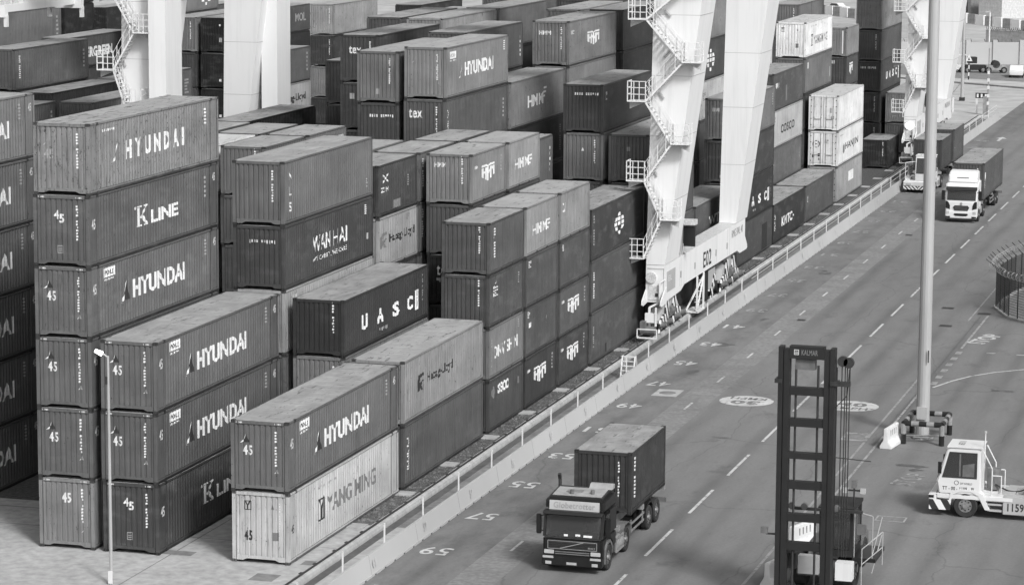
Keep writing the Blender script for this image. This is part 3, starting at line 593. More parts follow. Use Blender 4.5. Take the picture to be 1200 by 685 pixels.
# second block
ftick = [('s', '#v4', .8, .8, .3, 1.6), ('s', '#m3', 11.3, .8, .3, 1.4, 'grey')]
stack('with vertical letters near the top left picture corner', XB(5), 75.1, '40', [P_(70), P_(70), P_(66), P_(60), P_(92, ftick)], 0)
stack('in shade under the vertical lettering', XB(4), 75.1, '40', [P_(50), P_(50), P_(50), P_(52)], 0)
stack('with big capitals left of the stair platform', XB(9), 108.2, '40', [G_(70), G_(70), G_(70), G_(70), G_(84, [('s', 'EVERGREEN', 2.0, .8, 6.6, .85, 'white', .05)])], 0)
stack('peeking over the tallest front stack', XB(2), 69.3, '40', [P_(70), P_(70), P_(70), P_(88)], 0)
stack('left of the tallest front stack, marked far end', XB(3), 57.5, '40', [P_(70), P_(70), P_(70), P_(86, [('s', '#m4', 11.3, .9, .35, 1.4, 'grey')])], 0)
stack('just right of the bright column', XB(4), 87.6, '40', [P_(70), P_(70), P_(70), P_(94, [('s', '#m2', 10.8, .9, .8, 1.2, 'grey')])], 0)
stack('with ribbed pale front between the white columns', XB(6), 114.4, '40', [P_(70), P_(70), P_(80), P_(72), P_(108, code(3))], 0)
stack('with near-black ribbed front between the white columns', XB(5), 114.4, '40', [P_(40), P_(40), P_(40, [('f', '#R', 1.6, .6, .2, .2)]), P_(38, [('f', '#R', 1.6, .6, .2, .2)]), P_(36, [('f', '#R', 1.6, .9, .25, .35, 'grey'), ('f', '#R', 1.6, 2.2, .15, .15)])], 0)
stack('with striped round emblem between the white columns', XB(7), 114.0, '40', [P_(70), P_(70), P_(70), P_(80), P_(90), P_(104, [('s', '#GLOBE', 8.4, .4, 2.2, 1.6)])], 0)
stack('right of the middle white column', XB(4), 113.8, '40', [P_(70), P_(70), P_(150, [('s', 'Hapag-Lloyd', 5.5, 1.2, 5.5, .8, 'black', .03)]), P_(92, [('s', '#m2', 11.3, .7, .3, 1.7, 'grey')])], 0)
stack('farther right of the middle white column', XB(9), 152.1, '40', [G_(70), G_(70), G_(60), G_(56), G_(82, [('s', 'MOL', 8.0, 1.0, 2.9, .8, 'grey', .02)])], 0)
stack('with pale ribbed front right of the middle column', XB(6), 147.8, '40', [G_(70), G_(70), P_(124), P_(74, code(2)), P_(146, code(4))], 0)
stack('at the top left corner, half lit', XC(0), 113.2, '40', [P_(70), P_(70), P_(70), P_(70), P_(104, [('s', '#m5', 11.2, .3, .5, 1.8, 'grey')])], 0)
stack('dark, right of the half lit top left corner box', XC(0), 126.2, '20', [P_(50), P_(50), P_(50), P_(48), P_(46), P_(46, [('s', '#v3', 2.0, .6, .3, 1.4, 'dim')])], 0)
stack('with near-black front in the far left back', XC(6), 172.6, '40', [P_(44), P_(44), P_(44), P_(38, [('f', '#R', .5, 1.9, .3, .4, 'dim')])], 0)
# the rest of the back rows, where only slivers show
rnd = random.Random(4)
def fill(x, y, t, n, lo=55, hi=125):
    stack('', x, y, t, [(HC, rnd.randint(lo, hi)) for _ in range(n)][-2:] if False else [(HC, rnd.randint(lo, hi)) for _ in range(n)], 0, 'containers in the far back rows', 'closed box container in the crowded far back rows of the yard')
for k, y, n in ((-2, 99.6, 6), (-4, 99.6, 6), (-5, 112.7, 6), (-1, 112.7, 6), (-3, 112.7, 6), (-2, 126, 6), (-4, 126, 6), (-1, 139, 5), (-3, 139, 6), (-6, 99.6, 5)): fill(XR(k), y, '40', n)
for j, y, n in ((0, 126, 5), (2, 139, 5), (0, 152, 5), (1, 165, 5), (8, 126, 5), (3, 165, 4)): fill(XB(j), y, '40', n)

o = BURIED.build('buried_containers') if BURIED.v else None
if o: o.color = (.06, .06, .06, 1); o['label'] = 'dark containers buried inside the stacks'; stuff(o)

# ------------------------------------------------------------------ ground, road, markings
def sheet(name, pts, z, m, parent=None):
    b = MB().mat(m); n = len(pts); b.v = [(x, y, z) for x, y in pts]; b.face(tuple(range(n))); return b.build(name, parent)
def rect(name, x0, x1, y0, y1, z, m, parent=None): return sheet(name, [(x0, y0), (x1, y0), (x1, y1), (x0, y1)], z, m, parent)
struct(rect('ground', -2500, 2500, -400, 5000, 0, 'ground_far'))
apron = struct(rect('concrete_apron', -120, 14.3, -60, 7.6, .008, 'concrete'))
rect('slab_joint', -60, 11.9, 3.3, 3.36, .012, 'concrete_dark', apron); rect('slab_joint', 5.6, 5.66, -60, 7.5, .012, 'concrete_dark', apron)
rect('slab_joint', -60, -3.0, 6.25, 6.35, .012, 'oil_stain', apron)
rect('cover_plate', 10.1, 11.1, -2.6, -1.5, .014, 'concrete_dark', apron); rect('cover_plate', 11.2, 12.0, .3, 1.0, .014, 'concrete_dark', apron); rect('tyre_stain', 4, 6.5, .3, 1.0, .013, 'concrete_dark', apron)
yard = struct(rect('yard_gravel', -120, 12.0, 7.6, 178, .004, 'gravel_bed'))
struct(rect('trench_floor', 12.45, 14.35, -30, 204, .006, 'concrete_dark'))
road = struct(sheet('road', [(14.6, -60), (70, -60), (70, 262), (14.6, 243)], .004, 'asphalt'))
rect('paved_strip', 17.72, 19.5, -60, 150, .008, 'asphalt_pale', road)
for i in range(56): rect('strip_joint', 17.8, 19.42, -10+i*2.67, -9.93+i*2.67, .010, 'asphalt', road)
def gravel():
    b = MB().mat('gravel_stone'); rd = random.Random(3)
    for i in range(9000):
        y = 7.7+(rd.random()**1.6)*120; x = rd.uniform(10.5, 11.98); s = rd.uniform(.02, .055)
        n = len(b.v); a = rd.random()*6.3
        for k in range(4): b.v.append((x+math.cos(a+k*1.57)*s*rd.uniform(.7, 1.3), y+math.sin(a+k*1.57)*s*rd.uniform(.7, 1.3), .004))
        b.v.append((x+rd.uniform(-.01, .01), y, .004+s*rd.uniform(.7, 1.3)))
        for k in range(4): b.face((n+k, n+(k+1) % 4, n+4))
    return stuff(b.build('gravel'))
gravel()
pad = MB().mat('concrete').box(-.37, .37, -.42, .42, 0, .05).mesh('footing_pad')
for i in range(26):
    for x in (11.2,): put('footing_pad', pad, yard, (x, 7.2+6.53*i, .004))
def dash(x0, x1, y0, y1, m='road_white', nm='lane_dash'): return rect(nm, x0, x1, y0, y1, .014, m, road)
for k in range(-3, 30): dash(23.97, 24.11, 5.9+8.01*k, 10.75+8.01*k)
for k in range(-2, 18): dash(18.54, 18.66, 5.1+7.93*k-.05, 6.9+7.93*k)
dash(28.72, 28.84, -40, 51.5, 'road_yellow', 'edge_line'); dash(28.75, 28.86, 69.5, 90, 'road_yellow', 'edge_line'); dash(28.78, 28.88, 100, 150, 'road_worn', 'edge_line')
dash(29.38, 29.50, -40, 47.2, 'road_worn', 'edge_line'); dash(29.66, 29.80, 59.5, 72, 'road_worn', 'edge_line')
dash(29.30, 29.36, 33, 72, 'oil_stain', 'edge_line')
for k in range(6): dash(29.6, 29.95, 47.6+k*2.0, 48.5+k*2.0, 'road_yellow')
for x, y in ((31.3, 58.3), (33.0, 58.2), (35.0, 58.4)): dash(x, x+.5, y, y+.35, 'road_worn')
def strip(name, pts, w, m):
    b = MB().mat(m); n = len(pts)
    for i, (x, y) in enumerate(pts):
        a = Vector(pts[max(0, i-1)]); c = Vector(pts[min(n-1, i+1)]); d = (c-a).normalized(); p = Vector((-d.y, d.x))*w/2
        b.v += [(x+p.x, y+p.y, .014), (x-p.x, y-p.y, .014)]
    for i in range(n-1): b.face((2*i, 2*i+1, 2*i+3, 2*i+2))
    return b.build(name, road)
strip('curved_line', [(29.9, 46.8), (30.6, 49.0), (31.4, 50.8), (32.5, 52.4), (33.97, 53.8), (36, 55), (39, 56), (44, 57)], .14, 'road_white')
def text_on_ground(txt, x, y, w, h, rz, m='road_white', nm='road_lettering', bold=.02, z=.016):
    vs, fs = flat(txt, w, h, bold); b = MB().mat(m); b.v = [(a-w/2, c-h/2, 0) for a, c in vs]
    for f in fs: b.face(f)
    o = b.build(nm, road, (x, y, z)); o.rotation_euler.z = rz; return o
for i, n in enumerate(range(61, 4, -2)): text_on_ground(str(n), 15.7, 4.1+(59-n)/2*6.535, 1.25, 1.25, math.pi, 'road_white' if n > 40 else 'road_worn', 'bay_number', .01)
def speed(x, y, txt, rz):
    text_on_ground('#DISC', x, y, 2.85, 2.85, 0, 'road_white', 'speed_roundel', 0, .013)
    s = -1 if rz else 1
    text_on_ground(txt, x, y+.42*s, 1.5, .95, rz, 'asphalt', 'road_lettering', .04, .018); text_on_ground('KMPH', x, y-.62*s, 1.9, .6, rz, 'asphalt', 'road_lettering', .03, .018)
speed(21.18, 39.95, '30', math.pi); speed(26.62, 40.25, '40', 0); speed(27.2, 138.5, '30', 0)
text_on_ground('STOP', 30.6, 63.2, 3.6, 1.1, R(78), 'road_white', 'road_lettering', .03); text_on_ground('STOP', 32.1, 23.6, 2.6, 1.0, R(78), 'road_worn', 'road_lettering', .01)
b = MB().mat('road_white'); b.v = [(-.15, -2, 0), (.15, -2, 0), (.15, .4, 0), (.6, .4, 0), (0, 2, 0), (-.6, .4, 0), (-.15, .4, 0)]; b.face(tuple(range(7)))
o = b.build('road_arrow', road, (17.2, 183, .016))
for x, y, w, l, m in ((16.75, 40.9, 1.35, 2.0, 'concrete'), (28.15, 32.5, 1.25, 2.0, 'road_worn')):
    rect('manhole_slab', x-w/2, x+w/2, y-l/2, y+l/2, .011, m, road)
    b = MB().mat('concrete_dark').tube((0, 0, 0), (0, 0, .006), .45, k=20) if m == 'concrete' else MB().mat('concrete_dark').box(-.45, .45, -.6, .6, 0, .006)
    b.build('manhole_cover', road, (x, y, .012))
for x, y, w in ((19.05, 66.7, .5), (27.75, 67.3, .75), (26.95, 74.2, .75), (29.4, 72.6, .8), (19.4, 108, .5)): rect('drain_grate', x-w/2, x+w/2, y-.35, y+.35, .012, 'steel_dark', road)
rs_ = random.Random(11)
for x, y, w, l in ((16.8, 56.5, 1.0, .9), (16.4, 47.5, .8, 1.4), (16.9, 87, .7, 1.6), (31.9, 26.2, 1.3, 1.0), (17.0, 24.2, .9, .3), (16.9, 66, .6, 1.0), (21.8, 30.3, .9, .25), (33.5, 47, 1.0, .5)):
    for q in range(5):
        cx, cy = x+rs_.uniform(-.5, .5)*w, y+rs_.uniform(-.5, .5)*l
        pts = [(cx+w*.3*rs_.uniform(.4, 1.2)*math.cos(a), cy+l*.3*rs_.uniform(.4, 1.2)*math.sin(a)) for a in [i*.45 for i in range(14)]]; sheet('oil_stain', pts, .0105+.0006*q, 'oil_stain', road)
rect('painted_frame', 31.9, 33.2, 15.0, 16.0, .012, 'road_worn', road); rect('painted_frame', 31.98, 33.12, 15.12, 15.88, .016, 'asphalt', road)

# rail on its concrete upstand beside the gravel
rail = struct(MB().mat('concrete').prism([(12.0, 0), (12.0, .2), (12.06, .28), (12.3, .28), (12.42, .2), (12.45, .1), (12.45, 0)], 1, -30, 205).build('rail_beam'))
MB().mat('steel_dark').box(12.17, 12.25, -30, 205, .28, .33).build('rail', rail)
MB().mat('oil_stain').box(12.46, 12.85, -30, 205, .004, .012).build('rail_slot', rail)
for i in range(60): MB().mat('steel_dark').box(-.06, .04, -.12, .12, 0, .03).build('rail_clip', rail, (12.1, -6+i*1.9+random.uniform(-.3, .3), .275))
# barrier wall with bay numbers and handrail
wall = thing('barrier_wall', 'long low concrete barrier wall with painted bay numbers along the road', 'wall', (14.35, -30, 0))
MB().mat('concrete_wall').prism([(0, 0), (0, .86), (.1, .86), (.24, .1), (.27, .1), (.27, 0)], 1, 0, 234).build('wall_body', wall)
b = MB().mat('steel_dark')
for i in range(190): b.box(.262, .274, 2+i*1.2, 2.16+i*1.2, .005, .06)
stuff(b.build('drain_notch', wall))
b = MB().mat('concrete_dark')
for i in range(40): b.prism([(-.002, 0), (-.002, .863), (.102, .863), (.243, .1), (.272, .1), (.272, 0)], 1, i*5.86, i*5.86+.018)
stuff(b.build('wall_joint', wall))
for i, n in enumerate(['61', '59', '57', '55', '53', '51', '49', '47', '45', '43', '41', '39', '37', '35', '33', '31', '29', '27', '25', '23']):
    vs, fs = flat(n, .36, .38, .01); yb = MB().mat('road_white'); yb.v = [(.245-.14*(c/.66)*.3+.02, a, c) for a, c in vs]
    for f in fs: yb.face(f)
    o = yb.build('wall_number', wall, (-.035+.02, 30+6.0+(i-1)*6.535, .33))
rl = thing('handrail', 'white handrail of thin posts behind the low concrete barrier', 'handrail', (14.3, -13.3, 0))
post = MB().mat('white_paint').box(-.028, .028, -.028, .028, 0, 1.62).mesh('post')
for i in range(43): put('post', post, rl, (0, i*5.0, 0))
MB().mat('white_paint').tube((0, 88, 1.56), (0, 217, 1.56), .02, k=6).tube((0, 88, 1.2), (0, 217, 1.2), .014, k=6).build('top_rail', rl)
MB().mat('metal_grey').tube((0, 0, 1.6), (0, 88, 1.6), .006, k=4).build('wire', rl)
t = thing('step_ladder', 'small white step ladder standing in the trench behind the barrier', 'ladder', (13.75, 44.5, 0))
for x in (-.35, .35): MB().mat('white_paint').bar((x, -.5, 0), (x, -.05, 1.2), .07).build('leg', t); MB().mat('white_paint').bar((x, .55, 0), (x, .1, 1.2), .07).build('leg', t)
for k in range(5): MB().mat('white_paint').box(-.35, .35, -.5+k*.1, -.32+k*.1, .2+k*.24, .23+k*.24).build('step', t)

# ------------------------------------------------------------------ rail mounted gantry cranes
def crane_stairs(t, zs, xl, xr_of, y):
    """zig-zag of flights between outside landings; zs = heights, even ones on the left"""
    def land(x, z, side):
        g = thing_part('landing', t, (x, y, z))
        MB().mat('crane_white').box(-.55, .55, -.95, 0, -.06, 0).build('landing_floor', g); m = MB().mat('crane_white')
        for xx in (-.53, .53):
            for yy in (-.92, -.03): m.box(xx-.025, xx+.025, yy-.025, yy+.025, 0, 1.15)
        for z2 in (.38, .76, 1.12): m.box(-.53, .53, -.945, -.905, z2-.02, z2+.02).box(side*.53-.02, side*.53+.02, -.92, 0, z2-.02, z2+.02)
        m.box(-.18, -.14, -.94, -.9, 0, 1.12).box(.14, .18, -.94, -.9, 0, 1.12); m.build('landing_rail', g)
        MB().mat('crane_white_dirty').prism([(-.5, -.06), (.5, -.06), (.5*side, -.5)], 1, -.5, -.4).build('bracket', g)
    for i, z in enumerate(zs):
        x = xl-.5 if i % 2 == 0 else xr_of(z)+.1; land(x, z, -1 if i % 2 == 0 else 1)
        if i+1 < len(zs):
            x2 = xr_of(zs[i+1])+.1 if i % 2 == 0 else xl-.5; z2 = zs[i+1]; s = 1 if x2 > x else -1; xa, xb = x+s*.5, x2-s*.5
            g = thing_part('stair_flight', t, (0, 0, 0)); m = MB().mat('crane_white')
            for yy in (-.85, -.15): m.bar((xa, y+yy, z-.04), (xb, y+yy, z2-.04), .04, .1)
            m.build('stringer', g); m = MB().mat('crane_white')
            for yy in (-.88, -.12):
                for dz in (.5, 1.0): m.bar((xa, y+yy, z+dz), (xb, y+yy, z2+dz), .022)
                for q in (.2, .5, .8): m.bar((xa+(xb-xa)*q, y+yy, z+(z2-z)*q), (xa+(xb-xa)*q, y+yy, z+(z2-z)*q+1.0), .035)
            m.build('stair_rail', g); m = MB().mat('crane_white')
            for q in range(10): w = (q+.5)/10; m.box(xa+(xb-xa)*w-.12, xa+(xb-xa)*w+.12, y-.83, y-.17, z+(z2-z)*w-.02, z+(z2-z)*w)
            stuff_part(m.build('tread', g))
            MB().mat('lamp_glass').bar((xa+(xb-xa)*.42, y-.05, z+(z2-z)*.42+1.5), (xa+(xb-xa)*.58, y-.05, z+(z2-z)*.58+1.5), .1).build('strip_light', g)
def stuff_part(o): o['kind'] = 'stuff'; return o
def thing_part(name, parent, loc):
    o = bpy.data.objects.new(name, None); COL.objects.link(o); o.parent = parent; o.location = loc; o.empty_display_size = .2; return o
def sill(t, x0, x1, Y0, Y1):
    zt, zb = 4.38, 2.32
    pr = [(Y0, zt), (Y1, zt), (Y1, 3.25), (Y1+.75, 2.6), (Y1+.8, 2.38), (Y1+.55, 2.3), (Y1-1.6, 2.3), (Y1-2.4, zb+.25), (Y0+5.2, zb+.25), (Y0+4.2, zb), (Y0, 2.2)]
    MB().mat('crane_white').prism([(y, z) for y, z in pr], 0, x0, x1).build('sill_beam', t)
    for a in (x0-.02, x1-.04): MB().mat('crane_white').prism([(Y0+.5, 3.1), (Y0, 2.95), (Y0-.95, 2.4), (Y0-1.0, 2.15), (Y0-.75, 2.05), (Y0+.5, 2.15)], 0, a, a+.06).build('lug_plate', t)
def bogie(t, x, yc):
    """four-wheel bogie with striped equaliser plates"""
    g = thing_part('bogie', t, (x, yc, 0)); xs = (-.42, .42)
    MB().mat('crane_grey').prism([(-2.6, 1.15), (-1.9, 1.75), (-.5, 2.1), (-.45, 2.45), (.45, 2.45), (.5, 2.1), (1.9, 1.75), (2.6, 1.15), (2.6, .95), (-2.6, .95)], 0, -.3, .3).build('equaliser', g)
    for s in (-1, 1):
        MB().mat('zebra_side').prism([(s*1.75-1.25, .45), (s*1.75-.95, 1.15), (s*1.75, 1.4), (s*1.75+.95, 1.15), (s*1.75+1.25, .45), (s*1.75+.7, .62), (s*1.75-.7, .62)], 0, .32, .42).prism([(s*1.75-1.25, .45), (s*1.75-.95, 1.15), (s*1.75, 1.4), (s*1.75+.95, 1.15), (s*1.75+1.25, .45)], 0, -.42, -.32).build('wheel_truck', g)
        MB().mat('zebra_side').prism([(s*.95-.55, 1.1), (s*.95-.28, 2.25), (s*.95+.28, 2.25), (s*.95+.55, 1.1)], 0, .34, .40).build('striped_plate', g)
        for k in (-.75, .75):
            MB().mat('steel_dark').tube((-.12, s*1.75+k, .73), (.12, s*1.75+k, .73), .4, k=16).build('wheel', g)
            MB().mat('motor_grey').tube((.42, s*1.75+k, .85), (.72, s*1.75+k, .95), .17, k=10).build('motor', g)
    MB().mat('motor_grey').tube((.35, -.35, 1.35), (.35, .35, 1.35), .28, k=12).build('gearbox', g)
def crane(label, Y, number, xr=12.2, xl=-19.05, left_cols=True, far=20.0, group='rail gantry cranes over the container yard', stairs_z=(4.9, 7.2, 9.4, 11.6, 14.0, 16.3, 18.7, 21.1), rs=-.05):
    t = thing('gantry_crane', label, 'crane', (xr, Y, 0), group)
    sill(t, -.58, .55, 0, far+2.9)
    m = MB().mat('crane_white_dirty').box(-.56, .53, 3.6, 19.9, 4.385, 4.40); m.build('beam_top', t)
    o_in = lambda z: -.58+.017*(z-4.4); o_out = lambda z: .555+.128*(z-4.4)
    for y0 in (0, far):
        MB().mat('crane_white').prism([(o_in(4.41), y0+.01), (.55, y0+.01), (.55, y0+3.5), (o_in(4.41), y0+3.5)], 2, 4.405, 24.2, [(o_in(24), y0), (o_out(24), y0), (o_out(24), y0+3.9), (o_in(24), y0+3.9)]).build('leg', t)
        for z in (8.2, 11.9, 15.4, 18.9):
            a_, b2 = o_in(z), o_out(z); MB().mat('crane_grey').box(a_+.01, b2-.01, y0-.006+.01*(24-z)/20, y0+.05, z, z+.025).build('weld_seam', t); MB().mat('crane_grey').box(b2-.05, b2+.006, y0+.05, y0+3.5, z, z+.025).build('weld_seam', t)
    for yc in (2.6, far-.6): bogie(t, -.05, yc)
    # fittings on the sill beam
    for yy in (3.9, 4.3, 8.2, 14.2, 17.4, 18.0): MB().mat('crane_grey').box(.55, .556, yy, yy+.03, 2.62, 4.36).build('door_seam', t)
    for yy in (4.1, 7.9, 13.9, 17.2): MB().mat('steel_dark').box(.55, .575, yy, yy+.07, 3.1, 3.5).build('door_handle', t)
    vs, fs = flat(number, 2.3, 1.0, .015); b = MB().mat('lettering_black'); b.v = [(.558, 10.3+a, 2.8+c) for a, c in vs]
    for f in fs: b.face(f)
    b.build('lettering', t)
    vs, fs = flat('RMG SWL 40', 3.4, .5, 0); b = MB().mat('lettering_dim'); b.v = [(.558, 18.7+a, 3.6+c) for a, c in vs]
    for f in fs: b.face(f)
    b.build('lettering', t)
    s = MB().mat('crane_grey').box(.55, .58, .45, 2.6, 2.75, 3.95).build('sign_plate', t)
    vs, fs = flat('EIL', .9, .35, .01); b = MB().mat('white_paint'); b.v = [(.583, .8+a, 3.35+c) for a, c in vs]
    for f in fs: b.face(f)
    b.build('lettering', s)
    MB().mat('crane_grey').box(-.5, .5, -.012, .0, 4.15, 4.2).box(.46, .5, -.012, 0, 2.6, 4.2).build('access_frame', t)
    MB().mat('crane_white_dirty').tube((-.25, -.12, 3.65), (-.25, 0, 3.65), .32, k=16).build('warning_horn', t)
    MB().mat('crane_white_dirty').box(-.4, .3, -.06, 0, 2.35, 3.2).build('access_door', t)
    MB().mat('steel_dark').box(.0, .16, -.09, -.02, 2.55, 2.75).build('socket', t)
    MB().mat('crane_white').bar((.3, -.2, 2.3), (.3, -.2, 3.4), .07).bar((.3, -.2, 3.4), (.6, -.05, 3.6), .07).build('grab_bar', t)
    g = thing_part('floodlight_mast', t, (.45, 4.6, 4.4)); MB().mat('crane_grey').bar((0, 0, 0), (0, 0, 2.3), .16).bar((-.5, 0, 2.0), (.6, 0, 2.0), .1).build('mast', g)
    for q in (-.62, .5): MB().mat('black_paint').box(q-.34, q+.34, -.12, .1, .55, 1.75).build('floodlight', g)
    MB().mat('crane_white_dirty').box(-.7, .9, -.3, .35, 1.85, 2.15).build('lamp_bracket', g)
    for yy in (4.9, 5.6, 20.5): MB().mat('white_paint').bar((.45, yy, 4.4), (.45, yy, 5.0), .06).build('beam_post', t)
    c = thing_part('power_cabinet', t, (.05, 13.0, .3)); MB().mat('crane_grey').box(-.45, .45, -1.0, 1.0, .9, 2.15).build('cabinet', c); MB().mat('zebra_side').prism([(-.4, .3), (.2, .3), (1.1, 1.7), (.5, 1.7)], 0, .47, .5).build('striped_plate', c)
    MB().mat('steel_dark').box(-.46, .46, -1.02, -1.0, .3, 2.15).box(-.5, .5, -1.05, 1.05, 2.15, 2.2).build('cabinet_frame', c)
    l = thing_part('access_ladder', t, (.62, 9.3, 0)); m = MB().mat('crane_white')
    for yy in (-.9, .9): m.bar((0, yy, .35), (0, yy, 2.6), .1)
    m.bar((0, -.9, .4), (0, .9, 2.4), .08).bar((-.7, -.9, .4), (0, .9, 2.4), .08).box(-.7, .1, -.95, .95, .32, .4); m.build('ladder_frame', l)
    for q in range(6): MB().mat('crane_white').box(-.25, .05, -.85+q*.3, -.6+q*.3, .6+q*.3, .63+q*.3).build('tread', l)
    f = thing_part('buffer', t, (0, -1.2, 0)); MB().mat('motor_grey').tube((-.35, -.2, .75), (.35, -.2, .75), .26, k=12).box(-.5, -.2, -.5, .2, .6, 1.3).build('motor', f); MB().mat('crane_white').bar((-.6, -.7, .4), (.55, -.7, .4), .08).bar((-.6, -.7, .9), (.55, -.7, .9), .06).bar((-.6, -.7, .4), (-.6, -.7, .9), .06).bar((.55, -.7, .4), (.55, -.7, .9), .06).bar((-.6, -.7, .4), (-.6, .6, .4), .06).build('buffer_frame', f)
    MB().mat('crane_white').bar((-.1, .2, .9), (-.1, .2, 2.05), .12).bar((.35, -.1, 1.0), (.35, -.1, 2.1), .1).bar((-.1, .2, 2.05), (.35, 2.2, 2.2), .09).box(-.3, .3, -.1, .1, 1.2, 1.75).build('lever', f)
    if left_cols:
        L = xl-xr; sill(t, L-.6, L+.6, .2, 22.7)
        for y0 in (.2, 19.1): MB().mat('crane_white').box(L-.56, L+.56, y0, y0+2.5, 4.39, 24.2).build('leg', t)
        for yc in (2.8, 19.2): bogie(t, L, yc)
        for y0 in (.3, 20.3): MB().mat('crane_white').box(L-3.5, 5.5, y0, y0+2.6, 24.2, 26.6).build('main_girder', t)
    crane_stairs(t, stairs_z, -.55, lambda z: o_out(z)+rs, -.05)
    return t
E02 = crane('white gantry crane with zig-zag stairs standing left of the road, numbered on its beam', 57, 'E02')
far_crane = crane('distant white gantry crane with lit lamp, standing behind the big steel pole', 156, 'E03')
MB().mat('lamp_lit').tube((-.1, -.2, 3.6), (-.1, -.1, 3.6), .3, k=16).build('signal_lamp', far_crane)
left_crane = crane('white gantry crane with stairs seen between the container stacks at upper left', 58.2, 'E01', xr=-21.45, far=16.8, left_cols=False, rs=-.95, stairs_z=(5.6, 7.9, 10.2, 12.5, 14.8, 17.1, 19.4, 21.7))
for y0 in (.3, 17.0): MB().mat('crane_white').box(-34, 2.0, y0, y0+2.4, 24.3, 26.6).build('main_girder', left_crane)
sp = thing('spreader', 'white container spreader hanging above the stacks at the top left picture corner', 'spreader', (-31.2, 59, 17.6))
MB().mat('crane_white').box(-.75, -.45, .3, 11.4, .35, .8).box(.45, .75, .3, 11.4, .35, .8).box(-.7, .7, 3.6, 7.6, .8, 1.7).build('spreader_frame', sp)
for y0 in (0, 11.2):
    e = MB().mat('crane_white').box(-1.2, 1.2, y0, y0+.45, .1, .8).build('end_beam', sp)
    for x in (-1.15, 1.15): MB().mat('white_paint').box(x-.1, x+.1, y0+.1, y0+.4, -.5, .2).build('flipper', e)
for y0 in (2.2, 4.4, 6.8, 8.6): MB().mat('crane_white_dirty').box(-.6, .6, y0, y0+.9, .5, 1.6).build('drive_housing', sp)
for x in (-.6, .6):
    for y0 in (4.0, 7.2): MB().mat('steel_dark').tube((x, y0, 1.7), (x*1.5, y0, 6.8), .03, k=4).build('rope', sp)

# ------------------------------------------------------------------ vehicles
def wheel(parent, x, y, r=.52, w=.32, z=None, axis='x'):
    """tyre with rim; axis of the wheel along x or y"""
    o = bpy.data.objects.new('wheel', WH(r, w)[0]); COL.objects.link(o); o.parent = parent; o.location = (x, y, r if z is None else z)
    q = put('rim', WH(r, w)[1], o)
    if axis == 'y': o.rotation_euler.z = math.pi/2
    return o
_wh = {}
def WH(r, w):
    if (r, w) in _wh: return _wh[(r, w)]
    b = MB().mat('rubber'); k = 28; prof = [(.56*r, -w/2+.03), (.9*r, -w/2), (r, -w/2+.05), (r, w/2-.05), (.9*r, w/2), (.56*r, w/2-.03)]
    for i in range(k):
        t = 2*math.pi*i/k
        for rr, x in prof: b.v.append((x*1.0, math.cos(t)*rr, math.sin(t)*rr)) if False else b.v.append((x, rr*math.cos(t), rr*math.sin(t)))
    n = len(prof)
    for i in range(k):
        for j in range(n-1): b.face((i*n+j, ((i+1) % k)*n+j, ((i+1) % k)*n+j+1, i*n+j+1))
    c = MB().mat('rim_metal').tube((-w/2+.05, 0, 0), (w/2-.05, 0, 0), .57*r, k=20)
    for s in (-1, 1):
        c.tube((s*(w/2-.07), 0, 0), (s*(w/2+.02), 0, 0), .22*r, k=12)
        c.mat('steel_dark')
        for i in range(8): a = i*math.pi/4; c.tube((s*(w/2-.06), .4*r*math.cos(a), .4*r*math.sin(a)), (s*(w/2-.045), .4*r*math.cos(a), .4*r*math.sin(a)), .07*r, k=6)
        c.mat('rim_metal')
    _wh[(r, w)] = (b.mesh('tyre'), c.mesh('rim')); return _wh[(r, w)]
def lettering(parent, txt, w, h, origin, ux, uy, m='lettering_white', bold=.02, nm='lettering'):
    vs, fs = flat(txt, w, h, bold); ux, uy, o_ = Vector(ux), Vector(uy), Vector(origin); b = MB().mat(m)
    b.v = [tuple(o_+ux*a+uy*c) for a, c in vs]
    for f in fs: b.face(f)
    return b.build(nm, parent)
def driver(parent, x, y, z):
    """seated driver: one skinned body with head and arms"""
    me = bpy.data.meshes.new('person'); J = [(0, 0, 0), (0, .03, .28), (0, .02, .5), (0, 0, .6), (0, -.02, .74), (.2, 0, .46), (.27, -.16, .25), (.18, -.4, .3), (-.2, 0, .46), (-.27, -.16, .25), (-.18, -.4, .3)]
    E_ = [(0, 1), (1, 2), (2, 3), (3, 4), (2, 5), (5, 6), (6, 7), (2, 8), (8, 9), (9, 10)]; rr = [.17, .16, .15, .06, .105, .07, .05, .04, .07, .05, .04]
    me.from_pydata(J, E_, []); me.materials.append(MATS['mid_grey']); o = bpy.data.objects.new('person', me); COL.objects.link(o); o.location = (x, y, z)
    md = o.modifiers.new('skin', 'SKIN')
    for i, r_ in enumerate(rr): me.skin_vertices[0].data[i].radius = (r_, r_)
    me.skin_vertices[0].data[0].use_root = True
    o.modifiers.new('sub', 'SUBSURF').levels = 1; o.modifiers['sub'].render_levels = 1
    return o
